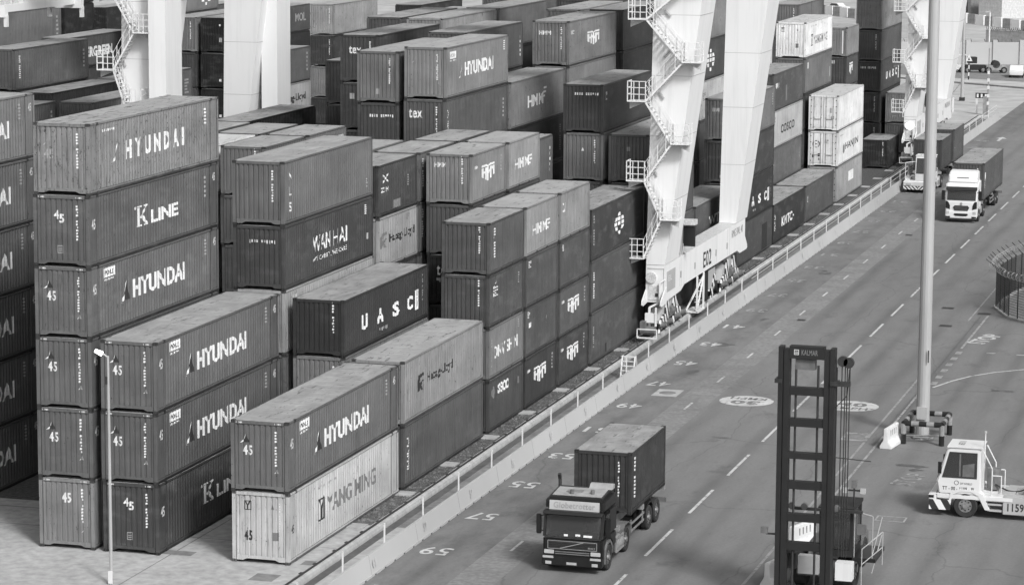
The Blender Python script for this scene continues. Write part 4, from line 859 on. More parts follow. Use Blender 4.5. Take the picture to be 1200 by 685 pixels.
def skeletal_trailer(label, xc, y0, y1, zdeck, axles):
    t = thing('container_trailer', label, 'trailer', (xc, y0, 0)); L = y1-y0; m = MB().mat('metal_grey')
    for x in (-.45, .45): m.box(x-.09, x+.09, 0, L, zdeck-.42, zdeck-.06)
    m.build('chassis', t)
    for yy in (.15, L*.5, L-.3): MB().mat('metal_grey').box(-1.2, 1.2, yy-.1, yy+.15, zdeck-.22, zdeck-.01).build('bolster', t)
    for a in axles:
        MB().mat('steel_dark').tube((-1.0, a-y0, .52), (1.0, a-y0, .52), .08).build('axle', t)
        for s in (-1, 1): wheel(t, s*1.06, a-y0, .52, .3); wheel(t, s*.72, a-y0, .52, .28)
    for s in (-1, 1):
        m = MB().mat('metal_grey').box(s*1.14-.02, s*1.14+.02, min(axles)-y0-3.0, min(axles)-y0-.75, .55, .63).box(s*1.14-.02, s*1.14+.02, min(axles)-y0-3.0, min(axles)-y0-.75, .85, .93)
        for q in (-2.9, -.9): m.box(s*1.14-.05, s*1.14+.0, min(axles)-y0+q-.03, min(axles)-y0+q+.03, .5, 1.05)
        m.build('side_guard', t)
        MB().mat('black_paint').prism([(-.62, .5), (-.58, .95), (-.3, 1.13), (.3, 1.13), (.58, .95), (.62, .5), (.66, .5), (.62, .98), (.32, 1.17), (-.32, 1.17), (-.62, .98), (-.66, .5)], 0, s*1.05-.15, s*1.05+.15).build('mudguard', t).location.y = axles[0]-y0
        MB().mat('steel_dark').box(s*.8-.08, s*.8+.08, min(axles)-y0-3.9, min(axles)-y0-3.7, .3, zdeck-.2).build('landing_leg', t)
    MB().mat('plastic_grey').box(-1.2, 1.2, L-.06, L, .5, .7).build('rear_bumper', t)
    return t
def cab_shell(t, paint, pr, x0, x1, bevel=.09): return MB().mat(paint).prism(pr, 0, x0, x1).build('cab_body', t, None, bevel)

# dark road tractor in the foreground, facing the camera
t = thing('road_tractor', 'black sleeper-cab lorry driving towards us with a lettered white sign over its windscreen', 'truck', (21.95, 2.25, 0))
cab_shell(t, 'black_paint', [(.02, .38), (0, 1.45), (2.25, 1.45), (2.25, .75), (1.75, .75), (1.6, 1.0), (1.25, 1.2), (.75, 1.2), (.45, 1.0), (.35, .38)], -1.22, 1.22)
MB().mat('black_paint').prism([(.27, 2.39), (.34, 2.92), (.6, 2.98), (1.9, 3.08), (2.2, 3.08), (2.25, 2.39)], 0, -1.22, 1.22).build('cab_roof', t, None, .14)
m = MB().mat('black_paint').box(-1.22, 1.22, 1.25, 2.25, 1.452, 2.388)
for s in (-1, 1): m.prism([(.0, 1.452), (.27, 2.388), (.42, 2.388), (.16, 1.452)], 0, s*1.22, s*1.12)
m.build('cab_pillar', t); MB().mat('plastic_grey').box(-1.0, 1.0, .1, .5, 1.452, 1.58).build('dashboard', t); MB().mat('mid_grey').box(.3, .85, .95, 1.2, 1.46, 2.3).build('seat', t)
MB().mat('roof_sheet').prism([(.64, 2.99), (1.75, 3.075), (1.75, 3.1), (.64, 3.015)], 0, -1.0, 1.0).build('roof_panel', t); MB().mat('roof_sheet').prism([(1.75, 3.08), (2.0, 3.25), (2.2, 3.25), (2.2, 3.08)], 0, .2, 1.15).build('roof_spoiler', t)
for x, y in ((-.25, .85), (.55, 1.0)): MB().mat('plastic_grey').tube((x, y, 2.98), (x, y, 3.2), .08, k=10).build('beacon', t)
MB().mat('mid_grey').box(-.55, .1, 1.05, 1.45, 3.02, 3.08).build('roof_hatch', t)
MB().mat('window_glass').prism([(-.012, 1.46), (.252, 2.4), (.262, 2.4), (0, 1.46)], 0, -1.1, 1.1).build('windscreen', t); MB().mat('rubber').prism([(-.02, 1.40), (-.008, 1.45), (.0, 1.45), (0, 1.4)], 0, -1.15, 1.15).build('wiper_panel', t)
for x in (-.5, .35): MB().mat('steel_dark').bar((x-.35, -.03, 1.43), (x+.3, .06, 1.72), .025).build('wiper', t)
for x, z, w in ((-.35, 1.5, .16), (.12, 1.52, .2), (.45, 1.5, .35)): MB().mat('white_paint').prism([(-.016, z), (.004, z+.08), (.008, z+.08), (-.008, z)], 0, x, x+w).build('dash_paper', t)
v = MB().mat('sign_pale').prism([(.22, 2.5), (.27, 2.86), (.3, 2.86), (.3, 2.5)], 0, -1.02, 1.02).build('roof_sign', t); lettering(v, 'Globetrotter', 1.7, .24, (-.85, .222, 2.57), (1, 0, 0), (0, .13, 1), 'lettering_grey', .02)
MB().mat('black_paint').prism([(-.1, 2.36), (-.02, 2.5), (.27, 2.5), (.27, 2.4)], 0, -1.2, 1.2).build('sun_visor', t, None, .02)
g = MB().mat('steel_dark').box(-.98, .98, -.025, .01, .98, 1.3).build('grille', t); m = MB().mat('metal_grey')
for z in (.975, 1.3): m.box(-1.0, 1.0, -.035, -.02, z-.012, z+.012)
for x in (-1.0, 1.0): m.box(x-.012, x+.012, -.035, -.02, .975, 1.3)
m.build('grille_trim', g); MB().mat('metal_grey').bar((-.5, -.04, 1.0), (.45, -.04, 1.28), .03).build('grille_bar', g)
for z in (1.05, 1.12, 1.19): MB().mat('black_paint').box(-.96, .96, -.032, -.025, z, z+.03).build('grille_slat', g)
lettering(g, 'FH12', .28, .08, (.65, -.04, 1.03), (1, 0, 0), (0, 0, 1), 'lettering_grey')
m = MB().mat('black_paint').box(-1.23, 1.23, -.1, .3, .3, .72); m.build('bumper', t, None, .04)
for z in (.78, .86): MB().mat('plastic_grey').box(-.7, .7, -.03, .0, z-.02, z+.02).build('grille_slat', t)
for s in (-1, 1):
    MB().mat('lamp_glass').box(s*.95-.2, s*.95+.2, -.05, .02, .76, .92).build('headlight', t, None, .015); MB().mat('lamp_glass').box(s*.97-.22, s*.97+.22, -.12, -.06, .6, .69).build('indicator', t, None, .01); MB().mat('lamp_glass').box(s*.95-.12, s*.95+.12, -.12, -.05, .36, .48).build('fog_lamp', t)
    MB().mat('black_paint').box(s*1.42-.1, s*1.42+.1, .1, .22, 1.5, 2.3).build('mirror', t, None, .03); MB().mat('steel_dark').bar((s*1.2, .25, 2.25), (s*1.42, .16, 2.2), .04).bar((s*1.2, .25, 1.6), (s*1.42, .16, 1.65), .04).build('mirror_arm', t)
    MB().mat('window_glass').prism([(.42, 1.62), (.52, 2.3), (1.15, 2.3), (1.15, 1.5)], 0, s*1.222, s*1.23).build('side_window', t); MB().mat('steel_dark').box(s*1.222, s*1.228, 1.2, 1.215, .95, 2.7).build('door_seam', t); MB().mat('metal_grey').box(s*1.222, s*1.25, 1.02, 1.17, 1.35, 1.39).build('door_handle', t)
    MB().mat('plastic_grey').prism([(.45, .35), (.5, .95), (.75, 1.2), (1.25, 1.2), (1.55, .98), (1.7, .7), (1.6, .7), (1.45, .9), (1.2, 1.1), (.8, 1.1), (.6, .9), (.55, .35)], 0, s*1.0, s*1.24).build('wheel_arch', t)
    wheel(t, s*1.08, 1.02, .52, .34); wheel(t, s*1.0, 4.2, .52, .34); wheel(t, s*.68, 4.2, .52, .3)
    MB().mat('metal_grey').tube((s*.95, 2.5, .62), (s*.95, 3.5, .62), .3, k=14).build('fuel_tank', t); m = MB().mat('metal_grey').bar((s*1.2, 2.3, .42), (s*1.2, 3.55, .42), .07).bar((s*1.2, 2.3, .95), (s*1.2, 3.55, .95), .05)
    for q in (2.35, 2.9, 3.5): m.bar((s*1.2, q, .42), (s*1.2, q, .95), .05)
    m.build('side_guard', t); MB().mat('plastic_grey').prism([(3.55, .5), (3.62, 1.0), (3.9, 1.16), (4.5, 1.16), (4.8, 1.0), (4.85, .5), (4.89, .5), (4.84, 1.03), (4.52, 1.2), (3.88, 1.2), (3.58, 1.03), (3.51, .5)], 0, s*.55, s*1.18).build('mudguard', t)
MB().mat('plastic_grey').box(-.22, .22, -.115, -.1, .36, .48).build('number_plate_back', t); p_ = MB().mat('lamp_glass').box(-.2, .2, -.122, -.115, .38, .47).build('number_plate', t)
MB().mat('steel_dark').tube((-1.15, 2.3, .8), (-1.15, 2.3, 3.35), .07, k=8).bar((-1.15, 2.3, 3.3), (-1.15, 2.2, 3.5), .12).build('exhaust', t)
m = MB().mat('steel_dark')
for x in (-.42, .42): m.box(x-.06, x+.06, 2.2, 5.3, .75, 1.0)
m.box(-.6, .6, 3.7, 4.7, 1.0, 1.1); m.build('chassis', t); MB().mat('metal_grey').box(-.5, .5, 2.35, 3.4, 1.0, 1.03).build('catwalk', t); MB().mat('metal_grey').bar((-.2, 2.3, 1.1), (.3, 3.5, 1.35), .04).bar((.4, 2.3, 1.2), (-.2, 3.4, 1.3), .04).build('air_hose', t)
tag(driver(None, 22.52, 3.05, 1.42), 'person driving the black lorry in the foreground, seen dimly through the windscreen', 'person')
skeletal_trailer('skeletal trailer behind the black lorry, carrying one dark short box', 21.88, 5.2, 13.7, 1.32, (10.55, 11.95))
container(23.1, 7.32, 1.325, '20', GP, 62, 'dark ribbed short container riding on the trailer of the black lorry', [('s', '#v6', .55, .55, .22, 1.75)]+[('f', '#v3', 1.85, .7, .07, 1.5)], group='containers carried by lorries')

# white road tractor farther away
t = thing('road_tractor', 'white cab lorry with tall roof fairing driving towards us past the steel pole', 'truck', (22.1, 116.6, 0))
cab_shell(t, 'white_paint', [(.02, .4), (-.02, 1.55), (.2, 2.75), (.35, 3.0), (2.15, 3.2), (2.2, .8), (1.7, .8), (1.6, 1.05), (.7, 1.05), (.5, .8), (.4, .4)], -1.23, 1.23)
MB().mat('white_paint').prism([(.45, 3.02), (.75, 3.62), (1.2, 3.85), (2.1, 3.9), (2.15, 3.1)], 0, -1.1, 1.1).build('roof_fairing', t, None, .08); MB().mat('steel_dark').box(-.45, .45, .62, .75, 3.32, 3.42).build('roof_light_bar', t)
MB().mat('window_glass').prism([(-.025, 1.72), (.16, 2.55), (.17, 2.55), (-.01, 1.72)], 0, -1.1, 1.1).build('windscreen', t); MB().mat('black_paint').prism([(-.06, 2.5), (.1, 2.75), (.22, 2.75), (.2, 2.55)], 0, -1.18, 1.18).build('sun_visor', t)
g = MB().mat('black_paint').prism([(-.5, .92), (-.62, 1.18), (-.5, 1.32), (.5, 1.32), (.62, 1.18), (.5, .92)], 1, -.05, .02).build('grille', t)
for z in (1.0, 1.1, 1.2): MB().mat('plastic_grey').box(-.5, .5, -.06, -.05, z, z+.03).build('grille_slat', g)
MB().mat('black_paint').prism([(-.55, .6), (-.5, .72), (.5, .72), (.55, .6), (.4, .52), (-.4, .52)], 1, -.12, .0).build('air_intake', t)
MB().mat('metal_grey').tube((0, -.06, 1.46), (0, -.02, 1.46), .1, k=12).build('badge', t)
MB().mat('white_paint').box(-1.2, 1.2, -.1, .2, .32, .9).build('bumper', t, None, .06); MB().mat('black_paint').box(-1.2, 1.2, -.08, .2, .2, .32).build('skirt', t)
for s in (-1, 1):
    MB().mat('black_paint').prism([(s*.86, 1.02), (s*1.2, 1.12), (s*1.2, 1.66), (s*1.0, 1.6), (s*.86, 1.3)], 1, -.035, .0).build('corner_panel', t); MB().mat('lamp_glass').box(s*1.02-.12, s*1.02+.12, -.12, -.05, .68, .88).build('headlight', t); MB().mat('black_paint').box(s*1.0-.18, s*1.0+.18, -.115, -.1, .36, .5).build('fog_lamp', t)
    MB().mat('black_paint').box(s*1.42-.12, s*1.42+.12, .1, .25, 1.7, 2.45).build('mirror', t, None, .03); MB().mat('steel_dark').bar((s*1.2, .2, 2.35), (s*1.42, .18, 2.35), .05).build('mirror_arm', t)
    MB().mat('window_glass').prism([(.4, 1.8), (.52, 2.5), (1.2, 2.5), (1.2, 1.7)], 0, s*1.232, s*1.238).build('side_window', t); wheel(t, s*1.08, 1.15, .5, .34); wheel(t, s*.95, 4.6, .5, .5)
    MB().mat('metal_grey').box(s*.7, s*1.15, 2.4, 3.7, .45, .95).build('fuel_tank', t)
MB().mat('steel_dark').box(-.5, .5, 2.2, 5.5, .7, 1.0).build('chassis', t)
lettering(t, 'KMPH', .001, .001, (0, .5, 1), (1, 0, 0), (0, 0, 1)) if False else None
skeletal_trailer('skeletal trailer under the long box behind the white cab lorry', 22.1, 120.0, 132.9, 1.32, (128.4, 129.8))
container(23.32, 120.4, 1.325, '40', HC, 84, 'long mid grey container carried by the white cab lorry near the pole', [('s', '#R', .5, 1.6, .5, .5), ('s', '#v4', .55, .9, .2, .8)]+code(2), group='containers carried by lorries')

# terminal tractors
def terminal_tractor(label, loc, rz, number, side):
    """built facing -y, offset cab on the driver's side"""
    t = thing('terminal_tractor', label, 'tractor', loc, 'white terminal tractors', rz); c0, c1 = (-.35, 1.22) if side > 0 else (-1.22, .35)
    MB().mat('white_paint').prism([(.1, 1.0), (.0, 1.55), (.42, 2.98), (.55, 3.05), (1.85, 3.05), (1.9, 1.0)], 0, c0, c1).build('cab_body', t, None, .05)
    r_ = MB().mat('white_paint').box(c0-.04, c1+.04, .42, 1.92, 3.05, 3.1).build('roof_panel', t); lettering(r_, number, .8, .3, (c0+.35, .8, 3.104), (1, 0, 0), (0, 1, 0), 'lettering_dim')
    MB().mat('window_glass').prism([(.0, 1.62), (.385, 2.88), (.395, 2.88), (.02, 1.62)], 0, c0+.1, c1-.1).build('windscreen', t).location.y = -.015
    MB().mat('steel_dark').bar((c0+.5, -.02, 1.62), (c0+.9, .12, 2.0), .03).build('wiper', t)
    for s, x in ((-1, c0), (1, c1)): MB().mat('window_glass').prism([(.22, 1.72), (.52, 2.86), (1.72, 2.86), (1.72, 1.72)], 0, x+s*.002, x+s*.012).build('side_window', t)
    for s, x in ((-1, c0), (1, c1)): MB().mat('plastic_grey').prism([(.95, 1.8), (.95, 2.78), (1.02, 2.78), (1.02, 1.8)], 0, x+s*.012, x+s*.02).prism([(1.1, 1.8), (1.1, 2.3), (1.6, 2.4), (1.6, 1.8)], 0, x+s*.012, x+s*.018).build('seat_back', t)
    MB().mat('white_paint').box(-1.22, 1.22, .0, 3.3, .78, 1.02).build('deck', t, None, .04)
    MB().mat('steel_dark').box(-1.225, 1.225, -.12, .02, .93, .95).build('deck_gap', t)
    MB().mat('white_paint').prism([(-.35, .95), (.0, 1.02), (.0, .6), (-.3, .6)], 0, -1.25, 1.25).build('hood', t, None, .03)
    MB().mat('zebra_front').box(-1.25, 0, -.28, .02, .3, .6).build('striped_bumper', t); MB().mat('zebra_left').box(0, 1.25, -.28, .02, .3, .6).build('striped_bumper', t)
    for x in (-1.25, 1.25): MB().mat('zebra_side').box(x-.004, x+.004, -.3, .62, .3, .74).build('striped_plate', t)
    for s in (-1, 1):
        MB().mat('lamp_glass').box(s*.8-.2, s*.8+.2, -.37, -.3, .68, .85).build('headlight', t); MB().mat('black_paint').box(s*1.25-.06, s*1.25+.008, -.33, -.1, .8, .92).build('corner_lamp', t)
        wheel(t, s*1.02, 1.25, .52, .4); wheel(t, s*.98, 4.7, .52, .6)
        MB().mat('white_paint').prism([(.6, .5), (.7, .98), (1.0, 1.14), (1.5, 1.14), (1.8, .98), (2.1, .4), (2.3, .4), (2.0, 1.06), (1.6, 1.24), (.9, 1.24), (.6, 1.06), (.5, .5)], 0, s*.8, s*1.24).build('wheel_arch', t)
    for x in (c0, c1):
        MB().mat('black_paint').box(x-.1 if x < 0 else x, x if x < 0 else x+.1, .05, .2, 1.9, 2.4).build('mirror', t)
    g = -side
    m = MB().mat('white_paint'); x0 = -1.15*side
    for a, b_ in (((x0, .1, 1.02), (x0, .1, 2.5)), ((x0, .1, 2.5), (c0 if side > 0 else c1, .25, 2.6)), ((x0, 1.6, 1.02), (x0, 1.6, 2.0)), ((x0, .1, 1.7), (x0, 1.6, 1.7))): m.tube(a, b_, .026, k=6)
    m.build('guard_rail', t); m = MB().mat('white_paint')
    for x in (c0+.1, c1-.1):
        for a, b_ in (((x, 2.35, 1.0), (x, 2.35, 2.2)), ((x, 2.35, 2.2), (x, 1.95, 2.95)), ((x, 2.35, 1.0), (x, 1.9, .98)), ((x, 2.35, 1.9), (x, 2.75, 1.9)), ((x, 2.75, 1.9), (x, 2.75, 1.1))): m.tube(a, b_, .026, k=6)
    m.build('rear_rail', t)
    MB().mat('white_paint').tube((c1-.25, 2.0, 2.4), (c1-.25, 2.0, 3.7), .03, k=6).build('exhaust', t); MB().mat('lamp_glass').tube((c1-.25, 2.0, 3.7), (c1-.25, 2.0, 3.8), .06, k=8).build('beacon', t)
    MB().mat('motor_grey').tube((c0+.3, 2.3, 1.1), (c0+.3, 2.3, 2.0), .3, k=12).build('air_filter', t)
    m = MB().mat('crane_grey')
    for x in (-.5, .5): m.box(x-.12, x+.12, 1.9, 6.2, .62, .98)
    m.box(-.75, .75, 2.6, 3.3, .98, 1.08); m.build('chassis', t)
    for x in (-1.2, 1.2):
        b_ = MB().mat('crane_grey').box(min(x, x*.6), max(x, x*.6), 2.85, 4.05, .25, 1.05).build('battery_box', t, None, .02)
        if x*side > 0 or True: lettering(b_, number, .7, .36, (x+(.008 if x > 0 else -.008), (3.05 if x > 0 else 3.85), .4), (0, 1 if x > 0 else -1, 0), (0, 0, 1), 'lettering_black', .02)
        MB().mat('crane_grey').box(min(x*.65, x), max(x*.65, x), 2.2, 2.8, .35, .42).box(min(x*.65, x), max(x*.65, x), 2.2, 2.8, .62, .68).build('step', t)
    MB().mat('white_paint').prism([(4.3, 1.1), (4.15, 1.75), (4.35, 1.7), (4.6, 1.15)], 0, -.5, .5).build('kingpin_ramp', t); MB().mat('crane_grey').box(-.6, .6, 4.4, 5.6, 1.0, 1.2).build('fifth_wheel', t)
    m = MB().mat('rubber'); P = [(c0+.6, 2.4+i*.28, 1.35-.55*math.sin(math.pi*i/6)*.6+(.1*i/6)) for i in range(7)]
    for a, b_ in zip(P[:-1], P[1:]): m.tube(a, b_, .035, k=5)
    m.build('air_hose', t); return t
tt = terminal_tractor('white terminal tractor seen from its side at the right picture edge, numbered on a box', (34.3, 17.95, 0), R(-90), '1159', 1)
# door lettering on the side facing the camera (local -x side faces... the cab side with the door)
lettering(tt, 'TT - 00 - 1109 - PL', 1.4, .16, (1.243-.02, .25, 1.18), (0, 1, 0), (0, 0, 1), 'lettering_black', .02); lettering(tt, '#RING', .2, .2, (1.228, .75, 1.42), (0, 1, 0), (0, 0, 1), 'lettering_black', 0, 'emblem'); lettering(tt, 'DP WORLD', .5, .09, (1.228, 1.02, 1.45), (0, 1, 0), (0, 0, 1), 'lettering_dim', .01)
terminal_tractor('white terminal tractor with striped bumper seen head-on left of the steel pole', (16.15, 134.9, 0), 0, '1142', 1)
skeletal_trailer('flat trailer with two boxes behind the head-on white terminal tractor', 16.15, 139.5, 153.6, 1.35, (150.5, 151.9))
container(17.25, 140.4, 1.355, '20', GP, 70, 'dark short container right behind the head-on white terminal tractor', code(2), group='containers carried by lorries')
container(17.45, 147.0, 1.355, '20', HC, 82, 'rear taller short container on the trailer of the head-on white terminal tractor', [('s', '#R', .4, 1.2, .15, .12)], group='containers carried by lorries')

# mast and body of the empty-container handler
t = thing('container_handler', 'tall dark lifting mast of an empty-container handler standing in the road foreground', 'handler', (31.6, 0, 0))
for s in (-1, 1):
    MB().mat('dark_paint').box(s*.98-.09, s*.98+.09, -.2, .25, .1, 9.98).build('outer_mast', t); MB().mat('dark_paint').box(s*.76-.1, s*.76+.12, -.16, .2, .1, 9.9).build('inner_mast', t); MB().mat('steel_dark').box(s*.88-.03, s*.88+.03, -.1, .3, .3, 9.7).build('mast_channel', t)
    MB().mat('steel_dark').tube((s*.42, .0, .5), (s*.42, .0, 9.3), .045, k=8).build('lift_chain', t); MB().mat('steel_dark').box(s*1.05-.14, s*1.05+.14, -.25, .3, 8.6, 8.75).build('mast_bracket', t); MB().mat('dark_paint').tube((s*1.0, .35, .3), (s*1.0, .35, 9.2), .09, k=10).build('lift_cylinder', t)
cb = MB().mat('dark_paint').box(-.66, .66, -.19, .2, 9.55, 10.02).build('crosshead', t); lettering(cb, 'KALMAR', .62, .2, (-.2, -.194, 9.7), (1, 0, 0), (0, 0, 1), 'lettering_dim', .02); lettering(cb, '#FRAME', .18, .2, (-.48, -.194, 9.7), (1, 0, 0), (0, 0, 1), 'lettering_white', 0, 'emblem')
MB().mat('plastic_grey').box(-.45, .3, -.05, .3, 9.12, 9.5).build('cross_valve', t)
for z in (8.15, 6.95, 4.55, 3.3, 2.2): MB().mat('dark_paint').box(-.68, .68, -.12, .18, z, z+.3).build('cross_beam', t)
MB().mat('dark_paint').box(-.68, .68, -.15, .2, 5.72, 5.95).build('cross_beam', t)
for i, x in enumerate((1.3, 1.42, 1.5, 1.6)): MB().mat('rubber').tube((x, .1, 2.0), (x, .1, 9.3), .022, k=5).build('hose', t)
MB().mat('steel_dark').box(1.1, 1.62, 0, .2, 8.55, 8.72).build('hose_bracket', t); MB().mat('steel_dark').tube((1.32, .0, 9.5), (1.32, .2, 9.5), .2, k=12).tube((1.55, .0, 9.45), (1.55, .2, 9.45), .2, k=12).build('sheave', t)
m = MB().mat('rubber'); m.tube((1.58, .1, 9.2), (1.5, .1, 8.2), .02, k=5).tube((1.5, .1, 8.2), (1.05, .1, 7.7), .02, k=5); m.build('hose', t)
MB().mat('steel_dark').tube((1.1, 0, 5.85), (2.5, -.1, 5.8), .02, k=5).build('sensor_rod', t)
MB().mat('steel_dark').box(-1.45, -1.05, -.05, .02, 2.72, 2.78).build('lamp_arm', t); MB().mat('plastic_grey').box(-1.65, -1.38, -.08, .06, 2.75, 3.0).build('work_lamp', t)
MB().mat('plastic_grey').box(-.7, 1.2, 2.4, 8.0, .6, 1.3).build('chassis', t, None, .05); MB().mat('crane_grey').box(-.3, .9, 2.6, 4.4, 1.3, 1.9).build('hood', t, None, .05)
for s in (-1, 1): wheel(t, .3+s*.95, 3.4, .8, .5); wheel(t, .2+s*.85, 7.0, .6, .4)
c = MB().mat('dark_paint').box(.7, 2.0, 2.2, 4.2, 1.5, 1.75).build('cab_frame', t); m = MB().mat('dark_paint')
for x in (.75, 1.95):
    for y in (2.25, 4.15): m.box(x-.06, x+.06, y-.06, y+.06, 1.7, 3.35)
m.box(.65, 2.05, 2.15, 4.25, 3.3, 3.42); m.build('cab_pillar', c); MB().mat('window_glass').box(.8, 1.9, 2.2, 2.22, 1.8, 3.25).box(1.98, 1.99, 2.3, 4.1, 1.8, 3.25).build('cab_window', c)
MB().mat('steel_dark').box(-.9, 1.9, 1.9, 2.05, 3.3, 3.4).box(-.6, 1.4, 1.95, 2.0, 2.95, 3.05).build('guard_bar', t)
for x in (-.85, -.35, .9): MB().mat('plastic_grey').tube((x, 1.85, 3.45), (x, 2.0, 3.45), .13, k=10).build('work_lamp', t)
MB().mat('steel_dark').tube((1.95, 2.6, 3.4), (1.95, 2.6, 4.3), .035, k=6).bar((1.6, 2.6, 4.05), (2.3, 2.6, 4.05), .06).build('lamp_mast', t)
for x in (1.12, 1.8): MB().mat('lamp_glass').box(x-.1, x+.1, 2.5, 2.62, 3.95, 4.15).build('work_lamp', t)
MB().mat('plastic_grey').box(1.85, 2.05, 2.5, 2.7, 4.15, 4.45).build('beacon', t)
m = MB().mat('pole_metal')
for a, b_ in (((2.05, 2.3, 1.5), (2.05, 2.3, 3.3)), ((2.05, 2.3, 3.3), (2.75, 2.3, 3.15)), ((2.75, 2.3, 3.15), (2.75, 2.3, 1.5)), ((2.75, 2.3, 1.6), (2.75, 4.6, 2.6)), ((2.75, 2.3, .9), (2.75, 4.6, 1.9)), ((2.4, 2.0, .4), (2.4, 2.0, 1.9)), ((2.4, 2.0, 1.9), (3.1, 2.6, 2.5)), ((2.4, 2.0, 1.3), (3.1, 2.6, 1.9)), ((3.1, 2.6, 1.2), (3.1, 2.6, 2.5))): m.tube(a, b_, .022, k=6)
m.build('guard_rail', t)
MB().mat('black_paint').box(2.0, 2.9, 2.2, 4.4, 1.35, 1.5).build('catwalk', t); MB().mat('plastic_grey').box(2.15, 2.5, 2.25, 2.35, 2.4, 2.8).build('mirror', t)
MB().mat('crane_white').box(.95, 1.6, 1.6, 2.1, .7, 1.4).build('step_box', t); MB().mat('crane_grey').box(-.55, .25, 1.9, 2.3, .8, 1.5).build('tank_box', t); MB().mat('steel_dark').box(-.85, -.4, .6, 1.0, 1.3, 1.9).box(-.75, -.5, .7, .9, 1.9, 2.1).build('valve_block', t)

for o in t.children:        # the driver's side sits closer to the mast
    if o.name.split('.')[0] in ('cab_frame', 'guard_rail', 'lamp_mast', 'beacon', 'catwalk', 'mirror'): o.location.x -= .5
# ------------------------------------------------------------------ street furniture
p = thing('light_pole', 'thick pale steel high-mast pole with a junction box, inside striped bump rails', 'pole', (31.3, 33.3, 0))
MB().mat('pole_metal').tube((0, 0, .2), (0, 0, 30), .33, .24, k=16).build('shaft', p); MB().mat('concrete').tube((0, 0, 0), (0, 0, .1), .55, k=8).build('foundation', p)
MB().mat('pole_metal').box(-.24, .24, -.46, -.3, 1.0, 1.6).build('junction_box', p); MB().mat('steel_dark').box(.22, .27, -.42, -.36, 3.8, 4.4).build('access_slot', p)
MB().mat('metal_grey').tube((-1.2, -.5, .15), (1.2, -.7, .3), .05, k=6).tube((-1.2, -.5, .15), (-1.3, -.9, .0), .05, k=6).build('ground_pipe', p)
r_ = thing('bump_rail', 'square black and grey striped bump rail round the foot of the steel pole', 'rail', (31.55, 33.0, 0)); q0 = .92; q1 = 1.4
def striped(a, b_, n, r, nm, first):
    a, b_ = Vector(a), Vector(b_)
    for i in range(n): MB().mat('metal_grey' if (i+first) % 2 == 0 else 'black_paint').tube(a.lerp(b_, i/n), a.lerp(b_, (i+1)/n), r, k=10).build(nm, r_)
for (a, b_) in (((-q0, -q1), (q0, -q1)), ((q0, -q1), (q0, q1)), ((q0, q1), (-q0, q1)), ((-q0, q1), (-q0, -q1))): striped((a[0], a[1], 1.02), (b_[0], b_[1], 1.02), 5, .13, 'rail_segment', 1)
for x in (-q0, q0):
    for y in (-q1, q1): striped((x, y, 0), (x, y, 1.0), 2, .13, 'post', 1)
p = thing('lamp_post', 'thin grey lamp post with a small round white lamp in the left foreground', 'lamp post', (5.3, -4.8, 0))
MB().mat('pole_metal').tube((0, 0, 0), (0, 0, 5.0), .07, .06, k=10).tube((0, 0, 5.0), (0, 0, 9.0), .06, .045, k=10).build('shaft', p); MB().mat('white_paint').box(-.09, .09, -.1, -.07, .05, .55).build('number_plate', p)
MB().mat('pole_metal').tube((0, 0, 8.95), (-.25, -.1, 9.15), .035, k=8).build('arm', p); MB().mat('lamp_lit').tube((-.2, -.08, 9.08), (-.45, -.2, 9.22), .1, .07, k=12).build('lamp_head', p); MB().mat('steel_dark').box(-.1, -.02, -.1, 0, 7.9, 8.2).build('photo_cell', p)
def jersey(label, x, y, rz):
    o = thing('traffic_barrier', label, 'barrier', (x, y, 0), 'white plastic traffic barriers', rz)
    MB().mat('white_plastic').prism([(-.3, 0), (-.28, .15), (-.12, .4), (-.09, 1.0), (.09, 1.0), (.12, .4), (.28, .15), (.3, 0)], 1, 0, 1.9).build('barrier_body', o, None, .03)
    m = MB().mat('concrete_dark')
    for s in (-1, 1):
        for k in range(4): m.box(s*.1-.012, s*.1+.012, .5+k*.28, .58+k*.28, .45, .85)
    m.build('moulded_slot', o); return o
jersey('white plastic traffic barrier standing left of the striped bump rail', 30.0, 30.0, R(-8)); jersey('white plastic traffic barrier seen between the posts of the lifting mast', 29.5, 8.6, R(-20)); jersey('white plastic traffic barrier low behind the lifting mast, near its left post', 29.75, 2.3, R(-14))
p = thing('mast_pole', 'slim pale mast beyond the far crane with a small barrier board at its foot', 'pole', (7.7, 226, 0)); MB().mat('pole_metal').tube((0, 0, 0), (0, 0, 18), .2, .12, k=10).build('shaft', p); MB().mat('metal_grey').bar((-1.6, 0, .2), (-.2, 0, 2.0), .1).build('brace', p); MB().mat('steel_dark').box(-.3, .3, -.3, .3, 0, .4).build('foot', p)
p = thing('barrier_board', 'black and white barrier board beside the slim far mast', 'board', (9.4, 223, 0)); MB().mat('black_paint').box(.2, 1.6, -.05, .05, .6, 1.2).build('board', p)
for x in (.35, .8, 1.25): MB().mat('white_paint').box(x, x+.2, -.07, -.05, .7, 1.1).build('panel', p)
for x in (.3, 1.5): MB().mat('white_paint').box(x-.05, x+.05, -.08, .08, 0, .6).build('leg', p)
for i, (x, y) in enumerate(((6.9, 214), (8.7, 211), (11.4, 210))):
    o = tag(MB().mat('white_paint').box(-.09, .09, -.09, .09, 0, 1.6).build('marker_post', None, (x, y, 0)), ('leftmost', 'middle', 'rightmost')[i]+' of three short white marker posts behind the low barrier end', 'post', 'marker posts at the barrier end')
p = thing('sign_pole', 'tall thin striped pole at the far end of the low barrier', 'pole', (12.7, 209, 0)); m = MB().mat('metal_grey').tube((0, 0, 0), (0, 0, 7.2), .08, .05, k=8).build('shaft', p)
